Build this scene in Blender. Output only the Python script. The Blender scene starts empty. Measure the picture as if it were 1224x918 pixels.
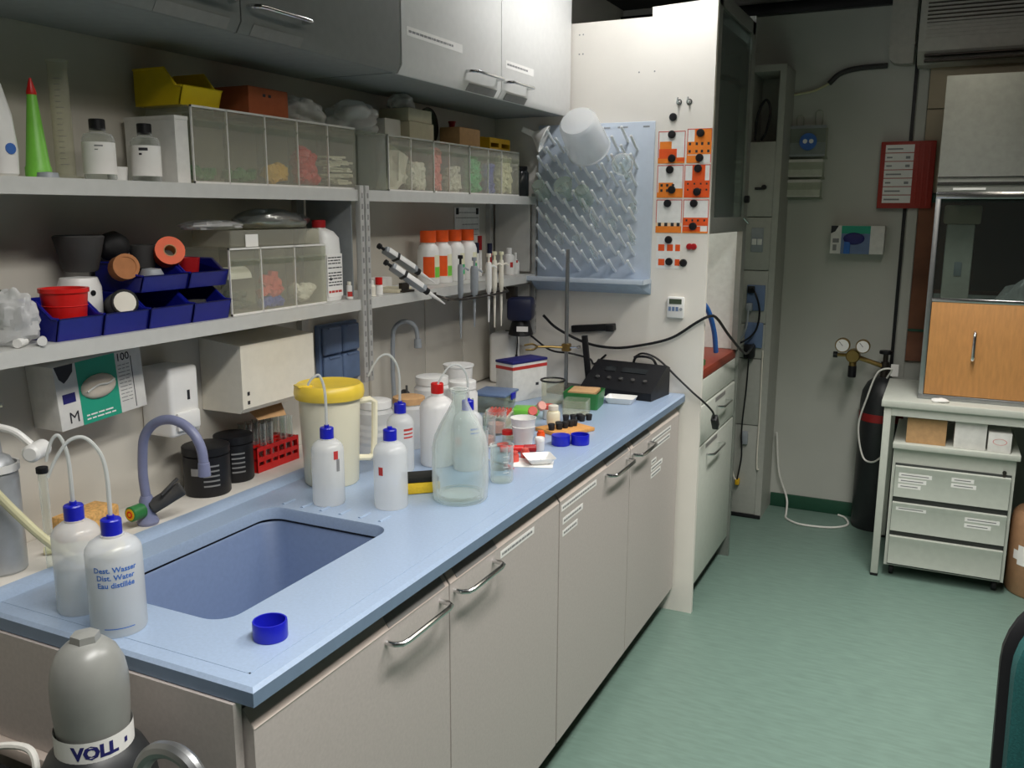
import bpy, bmesh, math, random
from mathutils import Vector, Matrix
random.seed(7)
PI = math.pi
scene = bpy.context.scene
COL = scene.collection

# ------------------------------------------------------------------ camera
YAW, PITCH, ROLL = 0.448905, 0.191673, 0.003960
def camera():
    cy, sy, cp, sp = math.cos(YAW), math.sin(YAW), math.cos(PITCH), math.sin(PITCH)
    fw = Vector((-sy*cp, cy*cp, -sp)); rt = Vector((cy, sy, 0)); up = rt.cross(fw)
    r2 = math.cos(ROLL)*rt + math.sin(ROLL)*up
    u2 = -math.sin(ROLL)*rt + math.cos(ROLL)*up
    cd = bpy.data.cameras.new('camera'); co = bpy.data.objects.new('camera', cd); COL.objects.link(co)
    m = Matrix((r2, u2, -fw)).transposed().to_4x4(); m.translation = (1.68429, 0.0, 1.59)
    co.matrix_world = m
    cd.sensor_fit = 'HORIZONTAL'; cd.sensor_width = 36.0; cd.lens = 1063.1/1224*36
    cd.clip_start = 0.02
    scene.camera = co
camera()

# ------------------------------------------------------------------ world and view
w = bpy.data.worlds.new('world'); scene.world = w; w.use_nodes = True
bg = w.node_tree.nodes['Background']; bg.inputs[0].default_value = (0.8, 0.9, 1.0, 1); bg.inputs[1].default_value = 0.02
vs = scene.view_settings
vs.view_transform = 'Standard'; vs.look = 'None'; vs.gamma = 1.0; vs.use_curve_mapping = False
vs.exposure = 0.15
E_BENCH, E_ROOM, E_FAR = 17.0, 22.5, 11.0      # watts of the ceiling luminaires (built further down with their housings)
def area_light(name, loc, sx, sy, power, color=(1.0, 0.985, 0.95), spread=150):
    ld = bpy.data.lights.new(name, 'AREA'); ld.shape = 'RECTANGLE'; ld.size = sx; ld.size_y = sy
    ld.energy = power; ld.color = color; ld.spread = math.radians(spread)
    lo = bpy.data.objects.new(name, ld); COL.objects.link(lo); lo.location = loc
    return lo
BATTEN = (0.76, 2.93, 2.43, 0.60, 52.0)     # bare fluorescent batten by the tall panel: x, y, z, length, strength
LUMINAIRES = [  # x, y, size x, size y, power, spread
    (1.70, 2.05, 0.22, 1.15, E_BENCH, 135),
    (1.45, 0.70, 0.22, 1.15, E_ROOM, 140),
    (1.75, 3.20, 0.22, 1.00, E_FAR, 98),
]
for (lx, ly, sx, sy, pw, spd) in LUMINAIRES:
    area_light('luminaire_light', (lx, ly, 2.485), sx, sy, pw, spread=spd)

# ------------------------------------------------------------------ geometry builder
def cr(pts, k=6, closed=False):
    """Catmull-Rom through points"""
    P = [Vector(p) for p in pts]; n = len(P); out = []
    rng = range(n if closed else n-1)
    for i in rng:
        p1, p2 = P[i], P[(i+1) % n]
        p0 = P[i-1] if (i > 0 or closed) else p1*2-p2
        p3 = P[(i+2) % n] if (i+2 < n or closed) else p2*2-p1
        for j in range(k):
            t = j/k
            out.append(0.5*((2*p1)+(p2-p0)*t+(2*p0-5*p1+4*p2-p3)*t*t+(3*p1-p0-3*p2+p3)*t**3))
    if not closed: out.append(P[-1])
    return out

class G:
    def __init__(s): s.v = []; s.f = []
    def add(s, vs, fs):
        o = len(s.v); s.v += [tuple(p) for p in vs]; s.f += [tuple(o+i for i in f) for f in fs]; return s
    def merge(s, g, M=None):
        return s.add([M @ Vector(p) for p in g.v] if M else g.v, g.f)
    def xf(s, M): s.v = [tuple(M @ Vector(p)) for p in s.v]; return s
    def move(s, x, y, z): s.v = [(a+x, b+y, c+z) for a, b, c in s.v]; return s
    def rot(s, ang, axis='Z', c=(0, 0, 0)):
        c = Vector(c); return s.xf(Matrix.Translation(c) @ Matrix.Rotation(ang, 4, axis) @ Matrix.Translation(-c))
    def box(s, x0, x1, y0, y1, z0, z1, b=0.0, seg=2):
        if b <= 0:
            vs = [(x0,y0,z0),(x1,y0,z0),(x1,y1,z0),(x0,y1,z0),(x0,y0,z1),(x1,y0,z1),(x1,y1,z1),(x0,y1,z1)]
            return s.add(vs, [(0,3,2,1),(4,5,6,7),(0,1,5,4),(1,2,6,5),(2,3,7,6),(3,0,4,7)])
        bm = bmesh.new(); bmesh.ops.create_cube(bm, size=1.0)
        for v in bm.verts: v.co = ((x0+x1)/2+v.co.x*(x1-x0), (y0+y1)/2+v.co.y*(y1-y0), (z0+z1)/2+v.co.z*(z1-z0))
        b = min(b, 0.49*min(x1-x0, y1-y0, z1-z0))
        bmesh.ops.bevel(bm, geom=list(bm.edges), offset=b, segments=seg, profile=0.5, affect='EDGES')
        bm.verts.index_update(); s.add([v.co for v in bm.verts], [[v.index for v in f.verts] for f in bm.faces]); bm.free()
        return s
    def lathe(s, prof, c=(0, 0, 0), n=24, M=None):
        vs, fs = [], []; rows = []
        for r, z in prof:
            if r < 1e-6: rows.append([len(vs)]); vs.append((0, 0, z))
            else:
                rows.append(list(range(len(vs), len(vs)+n)))
                vs += [(r*math.cos(2*PI*i/n), r*math.sin(2*PI*i/n), z) for i in range(n)]
        for a, b in zip(rows[:-1], rows[1:]):
            for i in range(n):
                j = (i+1) % n
                if len(a) == 1 and len(b) == 1: continue
                if len(a) == 1: fs.append((a[0], b[j], b[i]))
                elif len(b) == 1: fs.append((a[i], a[j], b[0]))
                else: fs.append((a[i], a[j], b[j], b[i]))
        if M: vs = [M @ Vector(p) for p in vs]
        return s.add([(p[0]+c[0], p[1]+c[1], p[2]+c[2]) for p in vs], fs)
    def cyl(s, r, z0, z1, c=(0, 0, 0), n=20, M=None, r1=None, b=0.0):
        r1 = r if r1 is None else r1
        if b > 0: pr = [(0, z0), (r-b, z0), (r, z0+b), (r1, z1-b), (r1-b, z1), (0, z1)]
        else: pr = [(0, z0), (r, z0), (r1, z1), (0, z1)]
        return s.lathe(pr, c, n, M)
    def tube(s, pts, r, n=8, caps=True, closed=False):
        P = [Vector(p) for p in pts]; m = len(P); R = r if isinstance(r, (list, tuple)) else [r]*m
        vs, fs = [], []; prev = None
        for i, p in enumerate(P):
            if closed: t = P[(i+1) % m]-P[i-1]
            else: t = (P[min(i+1, m-1)]-P[max(i-1, 0)])
            t.normalize()
            if prev is None:
                a = Vector((0, 0, 1)) if abs(t.z) < 0.9 else Vector((1, 0, 0)); u = t.cross(a).normalized()
            else: u = (prev-t*prev.dot(t)).normalized()
            prev = u; v = t.cross(u)
            vs += [p+(u*math.cos(2*PI*k/n)+v*math.sin(2*PI*k/n))*R[i] for k in range(n)]
        for i in range(m if closed else m-1):
            a, b = i*n, ((i+1) % m)*n
            for k in range(n): fs.append((a+k, a+(k+1) % n, b+(k+1) % n, b+k))
        if caps and not closed:
            fs.append(tuple(range(n-1, -1, -1))); fs.append(tuple(range((m-1)*n, m*n)))
        return s.add(vs, fs)
    def ext(s, poly, d0, d1, plane='xz'):
        """extrude a 2D polygon: xz along y, yz along x, xy along z"""
        n = len(poly)
        def q(a, b, d): return {'xz': (a, d, b), 'yz': (d, a, b), 'xy': (a, b, d)}[plane]
        vs = [q(a, b, d0) for a, b in poly]+[q(a, b, d1) for a, b in poly]
        fs = [tuple(range(n-1, -1, -1)), tuple(range(n, 2*n))]+[(i, (i+1) % n, n+(i+1) % n, n+i) for i in range(n)]
        return s.add(vs, fs)
    def sph(s, rx, ry=None, rz=None, c=(0, 0, 0), n=16, m=10, lo=-1.0, hi=1.0):
        ry = ry or rx; rz = rz or rx
        pr = []
        for i in range(m+1):
            a = -PI/2+PI*i/m
            if lo <= math.sin(a) <= hi+1e-6: pr.append((max(math.cos(a), 0), math.sin(a)))
        g = G().lathe(pr, n=n); return s.add([(c[0]+a*rx, c[1]+b*ry, c[2]+d*rz) for a, b, d in g.v], g.f)
    def blob(s, rx, ry, rz, c=(0, 0, 0), amp=0.15, fr=4.0, n=22, m=14, flat=None, seed=0):
        """a crumpled soft lump"""
        rnd = random.Random(seed); ph = [(rnd.uniform(0, 6.3), rnd.uniform(.6, 1.4)*fr, Vector((rnd.uniform(-1, 1), rnd.uniform(-1, 1), rnd.uniform(-1, 1))).normalized()) for _ in range(9)]
        g = G().sph(1, n=n, m=m); vs = []
        for p in g.v:
            q = Vector(p); d = 1+amp*sum(abs(math.sin(q.dot(ax)*f+o))-.6 for o, f, ax in ph)/3
            z = q.z*rz*d
            if flat is not None: z = max(z, -flat)
            vs.append((c[0]+q.x*rx*d, c[1]+q.y*ry*d, c[2]+z))
        return s.add(vs, g.f)

def rrect(w, h, r, k=4):
    """rounded rectangle outline centred on 0,0"""
    out = []
    for cx, cy, a0 in ((w/2-r, h/2-r, 0), (-w/2+r, h/2-r, PI/2), (-w/2+r, -h/2+r, PI), (w/2-r, -h/2+r, 1.5*PI)):
        for i in range(k+1):
            a = a0+PI/2*i/k; out.append((cx+r*math.cos(a), cy+r*math.sin(a)))
    return out

def shell(rings, close_bottom=True):
    """loft a list of equal-length 3D rings"""
    g = G(); n = len(rings[0]); vs = [p for r in rings for p in r]; fs = []
    for i in range(len(rings)-1):
        for k in range(n): fs.append((i*n+k, i*n+(k+1) % n, (i+1)*n+(k+1) % n, (i+1)*n+k))
    if close_bottom: fs.append(tuple(range(n-1, -1, -1)))
    return g.add(vs, fs)

def tray(w, d, h, r=0.01, t=0.003, taper=0.0, c=(0, 0, 0)):
    """open rounded tray with wall thickness"""
    def ring(ww, dd, rr, z): return [(x+c[0], y+c[1], z+c[2]) for x, y in rrect(ww, dd, rr)]
    return shell_full([ring(w-taper, d-taper, r, 0), ring(w, d, r, h), ring(w-2*t, d-2*t, max(r-t, .001), h), ring(w-taper-2*t, d-taper-2*t, max(r-t, .001), t)])
def shell_full(rings):
    g = shell(rings); n = len(rings[0]); m = len(rings)
    g.f.append(tuple(range((m-1)*n, m*n))); return g

def shell_open(rings):
    g = shell(rings, False); n = len(rings[0]); m = len(rings); g.f.append(tuple(range((m-1)*n, m*n))); return g

def mk(name, g, mat, parent=None, sharp=35):
    me = bpy.data.meshes.new(name); me.from_pydata(g.v, [], g.f)
    bm = bmesh.new(); bm.from_mesh(me); bmesh.ops.recalc_face_normals(bm, faces=bm.faces); bm.to_mesh(me); bm.free()
    for p in me.polygons: p.use_smooth = True
    me.set_sharp_from_angle(angle=math.radians(sharp))
    me.materials.append(M_[mat] if isinstance(mat, str) else mat)
    o = bpy.data.objects.new(name, me); COL.objects.link(o)
    if parent: o.parent = parent
    return o
def tag(o, label, cat, group=None, kind=None):
    o['label'] = label; o['category'] = cat
    if group: o['group'] = group
    if kind: o['kind'] = kind
    return o
def thing(name, label, cat, loc=(0, 0, 0), rz=0.0, group=None):
    o = bpy.data.objects.new(name, None); COL.objects.link(o); o.empty_display_size = 0.05
    o.location = loc; o.rotation_euler = (0, 0, rz)
    return tag(o, label, cat, group)
def solo(name, g, mat, label, cat, loc=(0, 0, 0), rz=0.0, group=None, kind=None, rot=None):
    o = mk(name, g, mat); o.location = loc; o.rotation_euler = rot or (0, 0, rz)
    return tag(o, label, cat, group, kind)
def struct(name, g, mat, parent=None):
    o = mk(name, g, mat, parent)
    if parent is None: o['kind'] = 'structure'
    return o
def copy_tree(o, parent=None):
    c = o.copy(); COL.objects.link(c); c.parent = parent
    for ch in [x for x in bpy.data.objects if x.parent == o]: copy_tree(ch, c)
    return c
def dup(o, loc, rz=None, label=None):
    c = copy_tree(o); c.location = loc
    if rz is not None: c.rotation_euler = (0, 0, rz)
    if label: c['label'] = label
    return c

def text_g(s, size, bold=0.0):
    cu = bpy.data.curves.new('t', 'FONT'); cu.body = s; cu.size = size; cu.align_x = 'CENTER'; cu.align_y = 'CENTER'
    cu.offset = bold; cu.resolution_u = 2
    o = bpy.data.objects.new('t', cu); COL.objects.link(o)
    dg = bpy.context.evaluated_depsgraph_get(); me = o.evaluated_get(dg).to_mesh()
    vs = [tuple(v.co) for v in me.vertices]; fs = [tuple(p.vertices) for p in me.polygons]
    o.evaluated_get(dg).to_mesh_clear(); bpy.data.objects.remove(o); bpy.data.curves.remove(cu)
    g = G(); g.v = vs; g.f = fs; return g
def on_x(g, x, y, z): g.v = [(x, y+a, z+b) for a, b, _ in g.v]; return g        # flat print facing +x
def on_y(g, x, y, z): g.v = [(x+a, y, z+b) for a, b, _ in g.v]; return g        # flat print facing -y
def on_cyl(g, r, phi, z):                                                      # print wrapped on a cylinder
    g.v = [(r*math.cos(phi+a/r), r*math.sin(phi+a/r), z+b) for a, b, _ in g.v]; return g
def wrap(r, a0, a1, z0, z1, n=14):
    """a curved label strip on a cylinder"""
    vs, fs = [], []
    for i in range(n+1):
        a = a0+(a1-a0)*i/n
        vs += [(r*math.cos(a), r*math.sin(a), z0), (r*math.cos(a), r*math.sin(a), z1)]
    for i in range(n): fs.append((2*i, 2*i+2, 2*i+3, 2*i+1))
    g = G(); g.add(vs, fs); return g
def lines_x(x, y0, y1, zs, h=0.0022, seed=1):
    """rows of short unreadable print facing +x"""
    rnd = random.Random(seed); g = G()
    for z in zs:
        y = y0
        while y < y1-0.004:
            l = min(rnd.uniform(.006, .02), y1-y); g.box(x, x+.0004, y, y+l, z-h/2, z+h/2); y += l+.003
    return g

# ------------------------------------------------------------------ materials
M_ = {}
def lin(c):
    if isinstance(c, str): c = tuple(int(c[i:i+2], 16)/255 for i in (0, 2, 4))
    return tuple(((x/12.92) if x <= .04045 else ((x+.055)/1.055)**2.4) for x in c)
def mat(name, col, rough=0.5, metal=0.0, var=0.06, scale=40.0, bump=0.0, spec=0.5, coat=0.0, sss=0.0, stretch=(1, 1, 1), trans=0.0):
    m = bpy.data.materials.new(name); m.use_nodes = True; nt = m.node_tree; b = nt.nodes['Principled BSDF']
    c = lin(col)
    tc = nt.nodes.new('ShaderNodeTexCoord'); mp = nt.nodes.new('ShaderNodeMapping'); mp.inputs['Scale'].default_value = stretch
    nz = nt.nodes.new('ShaderNodeTexNoise'); nz.inputs['Scale'].default_value = scale; nz.inputs['Detail'].default_value = 4
    nt.links.new(tc.outputs['Object'], mp.inputs['Vector']); nt.links.new(mp.outputs['Vector'], nz.inputs['Vector'])
    rp = nt.nodes.new('ShaderNodeValToRGB'); rp.color_ramp.elements[0].position = .3; rp.color_ramp.elements[1].position = .7
    rp.color_ramp.elements[0].color = (*[max(x*(1-var), 0) for x in c], 1); rp.color_ramp.elements[1].color = (*[min(x*(1+var), 1) for x in c], 1)
    nt.links.new(nz.outputs['Fac'], rp.inputs['Fac']); nt.links.new(rp.outputs['Color'], b.inputs['Base Color'])
    b.inputs['Roughness'].default_value = rough; b.inputs['Metallic'].default_value = metal
    b.inputs['Specular IOR Level'].default_value = spec; b.inputs['Coat Weight'].default_value = coat
    if sss: b.inputs['Subsurface Weight'].default_value = sss; b.inputs['Subsurface Radius'].default_value = (.02, .02, .02); b.inputs['Subsurface Scale'].default_value = .5
    if bump:
        bp = nt.nodes.new('ShaderNodeBump'); bp.inputs['Strength'].default_value = bump; bp.inputs['Distance'].default_value = .002
        nt.links.new(nz.outputs['Fac'], bp.inputs['Height']); nt.links.new(bp.outputs['Normal'], b.inputs['Normal'])
    M_[name] = m; return m
def clear(name, tint, body=0.10, rough=0.08, edge=0.55, bodycol='ffffff', blend=.35):
    """thin clear wall: mostly see-through, a little milky, glossy towards grazing angles"""
    m = bpy.data.materials.new(name); m.use_nodes = True; nt = m.node_tree; nt.nodes.clear()
    out = nt.nodes.new('ShaderNodeOutputMaterial'); tr = nt.nodes.new('ShaderNodeBsdfTransparent'); tr.inputs[0].default_value = (*lin(tint), 1)
    pb = nt.nodes.new('ShaderNodeBsdfPrincipled'); pb.inputs['Base Color'].default_value = (*lin(bodycol), 1); pb.inputs['Roughness'].default_value = rough
    lw = nt.nodes.new('ShaderNodeLayerWeight'); lw.inputs['Blend'].default_value = blend
    ma = nt.nodes.new('ShaderNodeMath'); ma.operation = 'MULTIPLY_ADD'; ma.inputs[1].default_value = edge; ma.inputs[2].default_value = body; ma.use_clamp = True
    nz = nt.nodes.new('ShaderNodeTexNoise'); nz.inputs['Scale'].default_value = 60
    bp = nt.nodes.new('ShaderNodeBump'); bp.inputs['Strength'].default_value = .04; nt.links.new(nz.outputs['Fac'], bp.inputs['Height']); nt.links.new(bp.outputs['Normal'], pb.inputs['Normal'])
    mx = nt.nodes.new('ShaderNodeMixShader'); nt.links.new(lw.outputs['Facing'], ma.inputs[0]); nt.links.new(ma.outputs[0], mx.inputs[0])
    nt.links.new(tr.outputs[0], mx.inputs[1]); nt.links.new(pb.outputs[0], mx.inputs[2]); nt.links.new(mx.outputs[0], out.inputs[0])
    M_[name] = m; return m
def milky(name, col, see=0.25, rough=0.3, through=0.4):
    """translucent polyethylene"""
    m = bpy.data.materials.new(name); m.use_nodes = True; nt = m.node_tree; pb = nt.nodes['Principled BSDF']; out = nt.nodes['Material Output']
    pb.inputs['Base Color'].default_value = (*lin(col), 1); pb.inputs['Roughness'].default_value = rough
    tl = nt.nodes.new('ShaderNodeBsdfTranslucent'); tl.inputs[0].default_value = (*lin(col), 1)
    tr = nt.nodes.new('ShaderNodeBsdfTransparent'); tr.inputs[0].default_value = (*lin(col), 1)
    a = nt.nodes.new('ShaderNodeMixShader'); a.inputs[0].default_value = through; nt.links.new(pb.outputs[0], a.inputs[1]); nt.links.new(tl.outputs[0], a.inputs[2])
    b = nt.nodes.new('ShaderNodeMixShader'); b.inputs[0].default_value = see; nt.links.new(a.outputs[0], b.inputs[1]); nt.links.new(tr.outputs[0], b.inputs[2])
    nt.links.new(b.outputs[0], out.inputs[0])
    nz = nt.nodes.new('ShaderNodeTexNoise'); nz.inputs['Scale'].default_value = 30; bp = nt.nodes.new('ShaderNodeBump'); bp.inputs['Strength'].default_value = .05
    nt.links.new(nz.outputs['Fac'], bp.inputs['Height']); nt.links.new(bp.outputs['Normal'], pb.inputs['Normal'])
    M_[name] = m; return m
def emit(name, col, s):
    m = bpy.data.materials.new(name); m.use_nodes = True; b = m.node_tree.nodes['Principled BSDF']
    b.inputs['Emission Color'].default_value = (*lin(col), 1); b.inputs['Emission Strength'].default_value = s; M_[name] = m

mat('wall', 'cdc8bd', .75, var=.04, scale=6, bump=.05)
mat('wall_back', 'c2c3bb', .7, var=.04, scale=3, bump=.04)
mat('ceiling', '2a2928', .9)
mat('room_dark', '565653', .8)
mat('floor', '6f877c', .42, var=.10, scale=13, bump=.03, stretch=(1, 5, 1))
mat('skirt', '24503c', .5)
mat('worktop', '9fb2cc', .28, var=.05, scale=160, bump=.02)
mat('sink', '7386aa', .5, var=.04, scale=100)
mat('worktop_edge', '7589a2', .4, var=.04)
mat('ledge', 'ddd8d0', .45, var=.03)
mat('door', 'c0b7b2', .5, var=.05, scale=140, bump=.03)
mat('door_lip', 'd0c2b8', .42, var=.03)
mat('carcass', 'a9a499', .6)
mat('kick', '3b3f3d', .6)
mat('upper_white', 'e6e5e2', .45, var=.02)
mat('upper_shade_grey', '828482', .5, var=.04)  # left cupboard doors: grey partly holds the shade on them, right pair stays white
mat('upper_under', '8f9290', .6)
mat('holder', '8d8b88', .45)
mat('panel', 'f1ece3', .5, var=.02, scale=8)
mat('shelf', 'c9c9c5', .45, var=.03)
mat('post', 'bebebb', .4, metal=.3)
mat('side_grey', '8b9092', .6)
mat('slot', '8c8c8a', .8)
mat('chrome', 'd8d8d8', .18, metal=1.0, var=.02)
mat('steel', 'a8aaab', .35, metal=.9, var=.05)
mat('brass', 'a58a54', .35, metal=.9)
mat('dark_metal', '4b4641', .4, metal=.8)
mat('black', '17171a', .45, spec=.4)
mat('black_gloss', '121214', .25)
mat('rubber', '1a1a1c', .7)
mat('grey_rubber', '424140', .75)
mat('white_pl', 'f0efec', .35, var=.02)
mat('cream_pl', 'efe9d4', .35, var=.03)
mat('cream', 'ebe6d8', .45, var=.03)
mat('label', 'f6f4f0', .6, var=.02)
mat('ink', '2a2a30', .6); mat('ink_blue', '3d6fc0', .5); mat('ink_navy', '26256e', .5); mat('ink_red', 'c63a35', .5); mat('ink_grey', '8a8a8a', .6)
mat('blue_cap', '1c22b8', .3, var=.05)
mat('blue_bin', '151c84', .28, var=.08)
mat('red', 'd81f1c', .35); mat('deep_red', 'a8161c', .4)
mat('orange', 'f25a14', .5); mat('print_orange', 'f78a2a', .55); mat('print_deep', 'f05a1c', .55); mat('print_pale', 'fbd9b0', .6)
mat('yellow_bin', 'd9bd12', .35, var=.05)
mat('yellow_lid', 'f0cf48', .35, var=.03)
mat('yellow', 'e3b41c', .5)
mat('green_cone', '7fd04a', .4)
mat('cardboard', 'b87a4c', .8, var=.08, scale=60)
mat('cardboard_tan', 'c89e70', .8, var=.08, scale=60)
mat('cardboard_red', 'b5603a', .8, var=.08)
mat('carton', 'e4e2dd', .7)
mat('carton_beige', 'd8d0b6', .75)
mat('teal_print', '26a284', .5, var=.03)
mat('glove', 'd8cdbd', .6, var=.08)
mat('socket_blue', '6d82a6', .4)
mat('lilac_hose', '8186a6', .4)
mat('cork', 'd8a866', .85, var=.25, scale=140, bump=.5)
mat('wood_board', 'd89c58', .6, var=.12, scale=30, stretch=(1, 8, 1))
mat('wood_door', 'c68d52', .55, var=.10, scale=14, stretch=(6, 1, 1))
mat('hose_cream', 'd8d3ab', .4)
mat('rack_board', 'cdd8e6', .35, var=.02)
mat('rack_peg', 'eef1f2', .3)
mat('rack_tray', 'b4c6dc', .4)
mat('bottle_white', 'f3f2ef', .35, var=.02, sss=.1)
clear('liquid', 'dfe6ea', .10, .05, .2)
mat('paper', 'f2f1ed', .8)
mat('hood_metal', '989b95', .38, metal=.6)
mat('hood_inner', 'e6ebe9', .5)
mat('tile_red', '8c3a28', .5)
mat('column', 'b2b3ab', .5, var=.04)
mat('table_grey', 'c4c7bd', .5, var=.03)
mat('drawer', 'cdd0c6', .48, var=.03)
mat('brown_pane', '7d4f38', .3, var=.3, scale=5)
mat('beige_wall', 'b3a58d', .7, var=.08, scale=4)
mat('ac', 'bcbab0', .5)
mat('cyl_black', '26282a', .42, var=.1)
mat('cyl_grey', '8f908c', .33, var=.06, scale=20)
mat('cyl_band', '8c1c1c', .5)
mat('teal_fabric', '14504f', .9, var=.2, scale=300, bump=.3)
mat('red_frame', 'a93226', .5)
mat('bin_brown', 'b08765', .6)
mat('green_plastic', '2f7a3e', .45, var=.1)
mat('sponge_yellow', 'e8c030', .9, bump=.4, scale=200)
mat('sponge_black', '20201c', .95, bump=.5, scale=200)
mat('navy', '161b3a', .45)
mat('grey_pl', '9aa0a6', .4)
mat('olive', '46523f', .6)
mat('pink', 'e7a79a', .5); mat('dusty_red', 'd8564a', .5)
mat('clip_green', '27b56a', .4); mat('clip_blue', '2d49b8', .4); mat('clip_pale', 'eceacb', .5); mat('clip_pink', 'f2807c', .45)
mat('straw', 'e8e6da', .4)
mat('foil', 'b9bab8', .28, metal=.9, bump=.6, scale=50)
mat('hose_white', 'e9e7e0', .4)
mat('water_blue_hose', '2f6fc4', .4)
mat('silver_bottle', 'b4b7ba', .42, metal=.4)
mat('dark_glass', '2a2d2f', .15)
clear('glass', 'f6faf8', .015, .03, .85, blend=.22)
clear('glass_green', 'e2ece4', .16, .05, .5, bodycol='e6eee8')
clear('pane', 'dce2e0', .03, .05, .25, bodycol='9aa09c')
clear('pane_dark', 'aab6b2', .03, .06, .25, bodycol='a8b2ae')
clear('acrylic', 'f8f8f2', .12, .10, .12, bodycol='fbf8ec')
clear('acrylic_mid', 'eef0ea', .10, .15, .2, bodycol='e2e5da')
clear('bag', 'f6f7f7', .34, .20, .5, bodycol='fafafa')
milky('pe', 'fcfdfd', .45, .22, .2)
milky('pe_thick', 'fbfaf8', .03, .3, .2)
milky('pe_cream', 'fdf6da', .0, .3, .12)
milky('pe_tube', 'eef0ee', .25)
emit('lamp_face', 'fff4e0', 3.0)
emit('tube_light', 'ffffff', BATTEN[4])
# ------------------------------------------------------------------ room shell
CEIL, XR, YN, YB = 2.66, 3.5, -1.6, 4.87
struct('floor', G().box(-.1, XR, YN, YB+.1, -.1, 0), 'floor')
struct('ceiling', G().box(-.1, XR, YN, YB+.1, CEIL, CEIL+.1), 'ceiling')
struct('wall_left', G().box(-.1, 0, YN, YB+.1, 0, CEIL), 'wall')
struct('wall_back', G().box(0, XR, YB, YB+.1, 0, CEIL), 'wall_back')
struct('wall_right', G().box(XR, XR+.1, YN, YB+.1, 0, CEIL), 'room_dark')
struct('wall_near', G().box(-.1, XR, YN-.1, YN, 0, CEIL), 'room_dark')
struct('baseboard_back', G().box(.93, XR, YB-.014, YB, 0, .075, .003), 'skirt')
struct('trim_1', G().box(1.478, 1.494, YB-.012, YB, .075, 2.60), 'black')             # dark joint in the back wall
struct('trim_2', G().box(1.50, 1.545, YB-.02, YB, .075, 2.30, .002), 'wall_back')
struct('trim_3', G().box(.0, 1.36, YB-.05, YB, 2.565, 2.62, .004), 'black')
# upper beige panel and brown glazed panel right of the joint
wp = struct('window_1', G().box(1.548, XR-.05, YB-.022, YB, .86, 1.66), 'brown_pane')
struct('window_frame', G().box(1.548, XR-.05, YB-.03, YB-.0225, 1.64, 1.68, .002).box(1.548, XR-.05, YB-.03, YB-.0225, 1.01, 1.022), 'skirt', wp)
bw = struct('trim_4', G().box(1.548, XR-.05, YB-.022, YB, 1.685, 2.075, .002).box(1.548, XR-.05, YB-.022, YB, 2.08, 2.32, .002), 'beige_wall')

# luminaires (above the picture) that light the room
for i, (lx, ly, sx, sy, pw, spd) in enumerate(LUMINAIRES):
    t = thing('ceiling_luminaire', ['long louvred ceiling luminaire over the blue bench', 'long louvred ceiling luminaire in the near half of the room', 'long louvred ceiling luminaire before the back wall'][i], 'ceiling light', (lx, ly, 2.49), 0, 'ceiling luminaires')
    hx, hy = sx/2+.03, sy/2+.03
    mk('housing', G().box(-hx, hx, -hy, hy, .03, .09, .006).box(-hx, -hx+.012, -hy, hy, .0, .03).box(hx-.012, hx, -hy, hy, .0, .03), 'white_pl', t)
    mk('diffuser', G().box(-sx/2, sx/2, -sy/2, sy/2, .012, .029), 'lamp_face', t)
    mk('suspension_rod', G().cyl(.005, .09, CEIL-2.49, (0, -hy*.7, 0)).cyl(.005, .09, CEIL-2.49, (0, hy*.7, 0)), 'steel', t)

bt = thing('fluorescent_batten', 'short bare fluorescent batten high beside the tall cream panel', 'ceiling light', BATTEN[:3])
mk('tube', G().cyl(.016, -BATTEN[3]/2, BATTEN[3]/2, n=12, M=Matrix.Rotation(PI/2, 4, 'X')), 'tube_light', bt)
mk('lamp_holder', G().box(-.018, .018, -BATTEN[3]/2-.03, -BATTEN[3]/2-.002, -.02, .05), 'white_pl', bt)
mk('lamp_holder', G().box(-.018, .018, BATTEN[3]/2+.002, BATTEN[3]/2+.03, -.02, .05), 'white_pl', bt)
mk('housing', G().box(-.03, .03, -BATTEN[3]/2-.03, BATTEN[3]/2+.03, .05, CEIL-BATTEN[2], .004), 'white_pl', bt)

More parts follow.
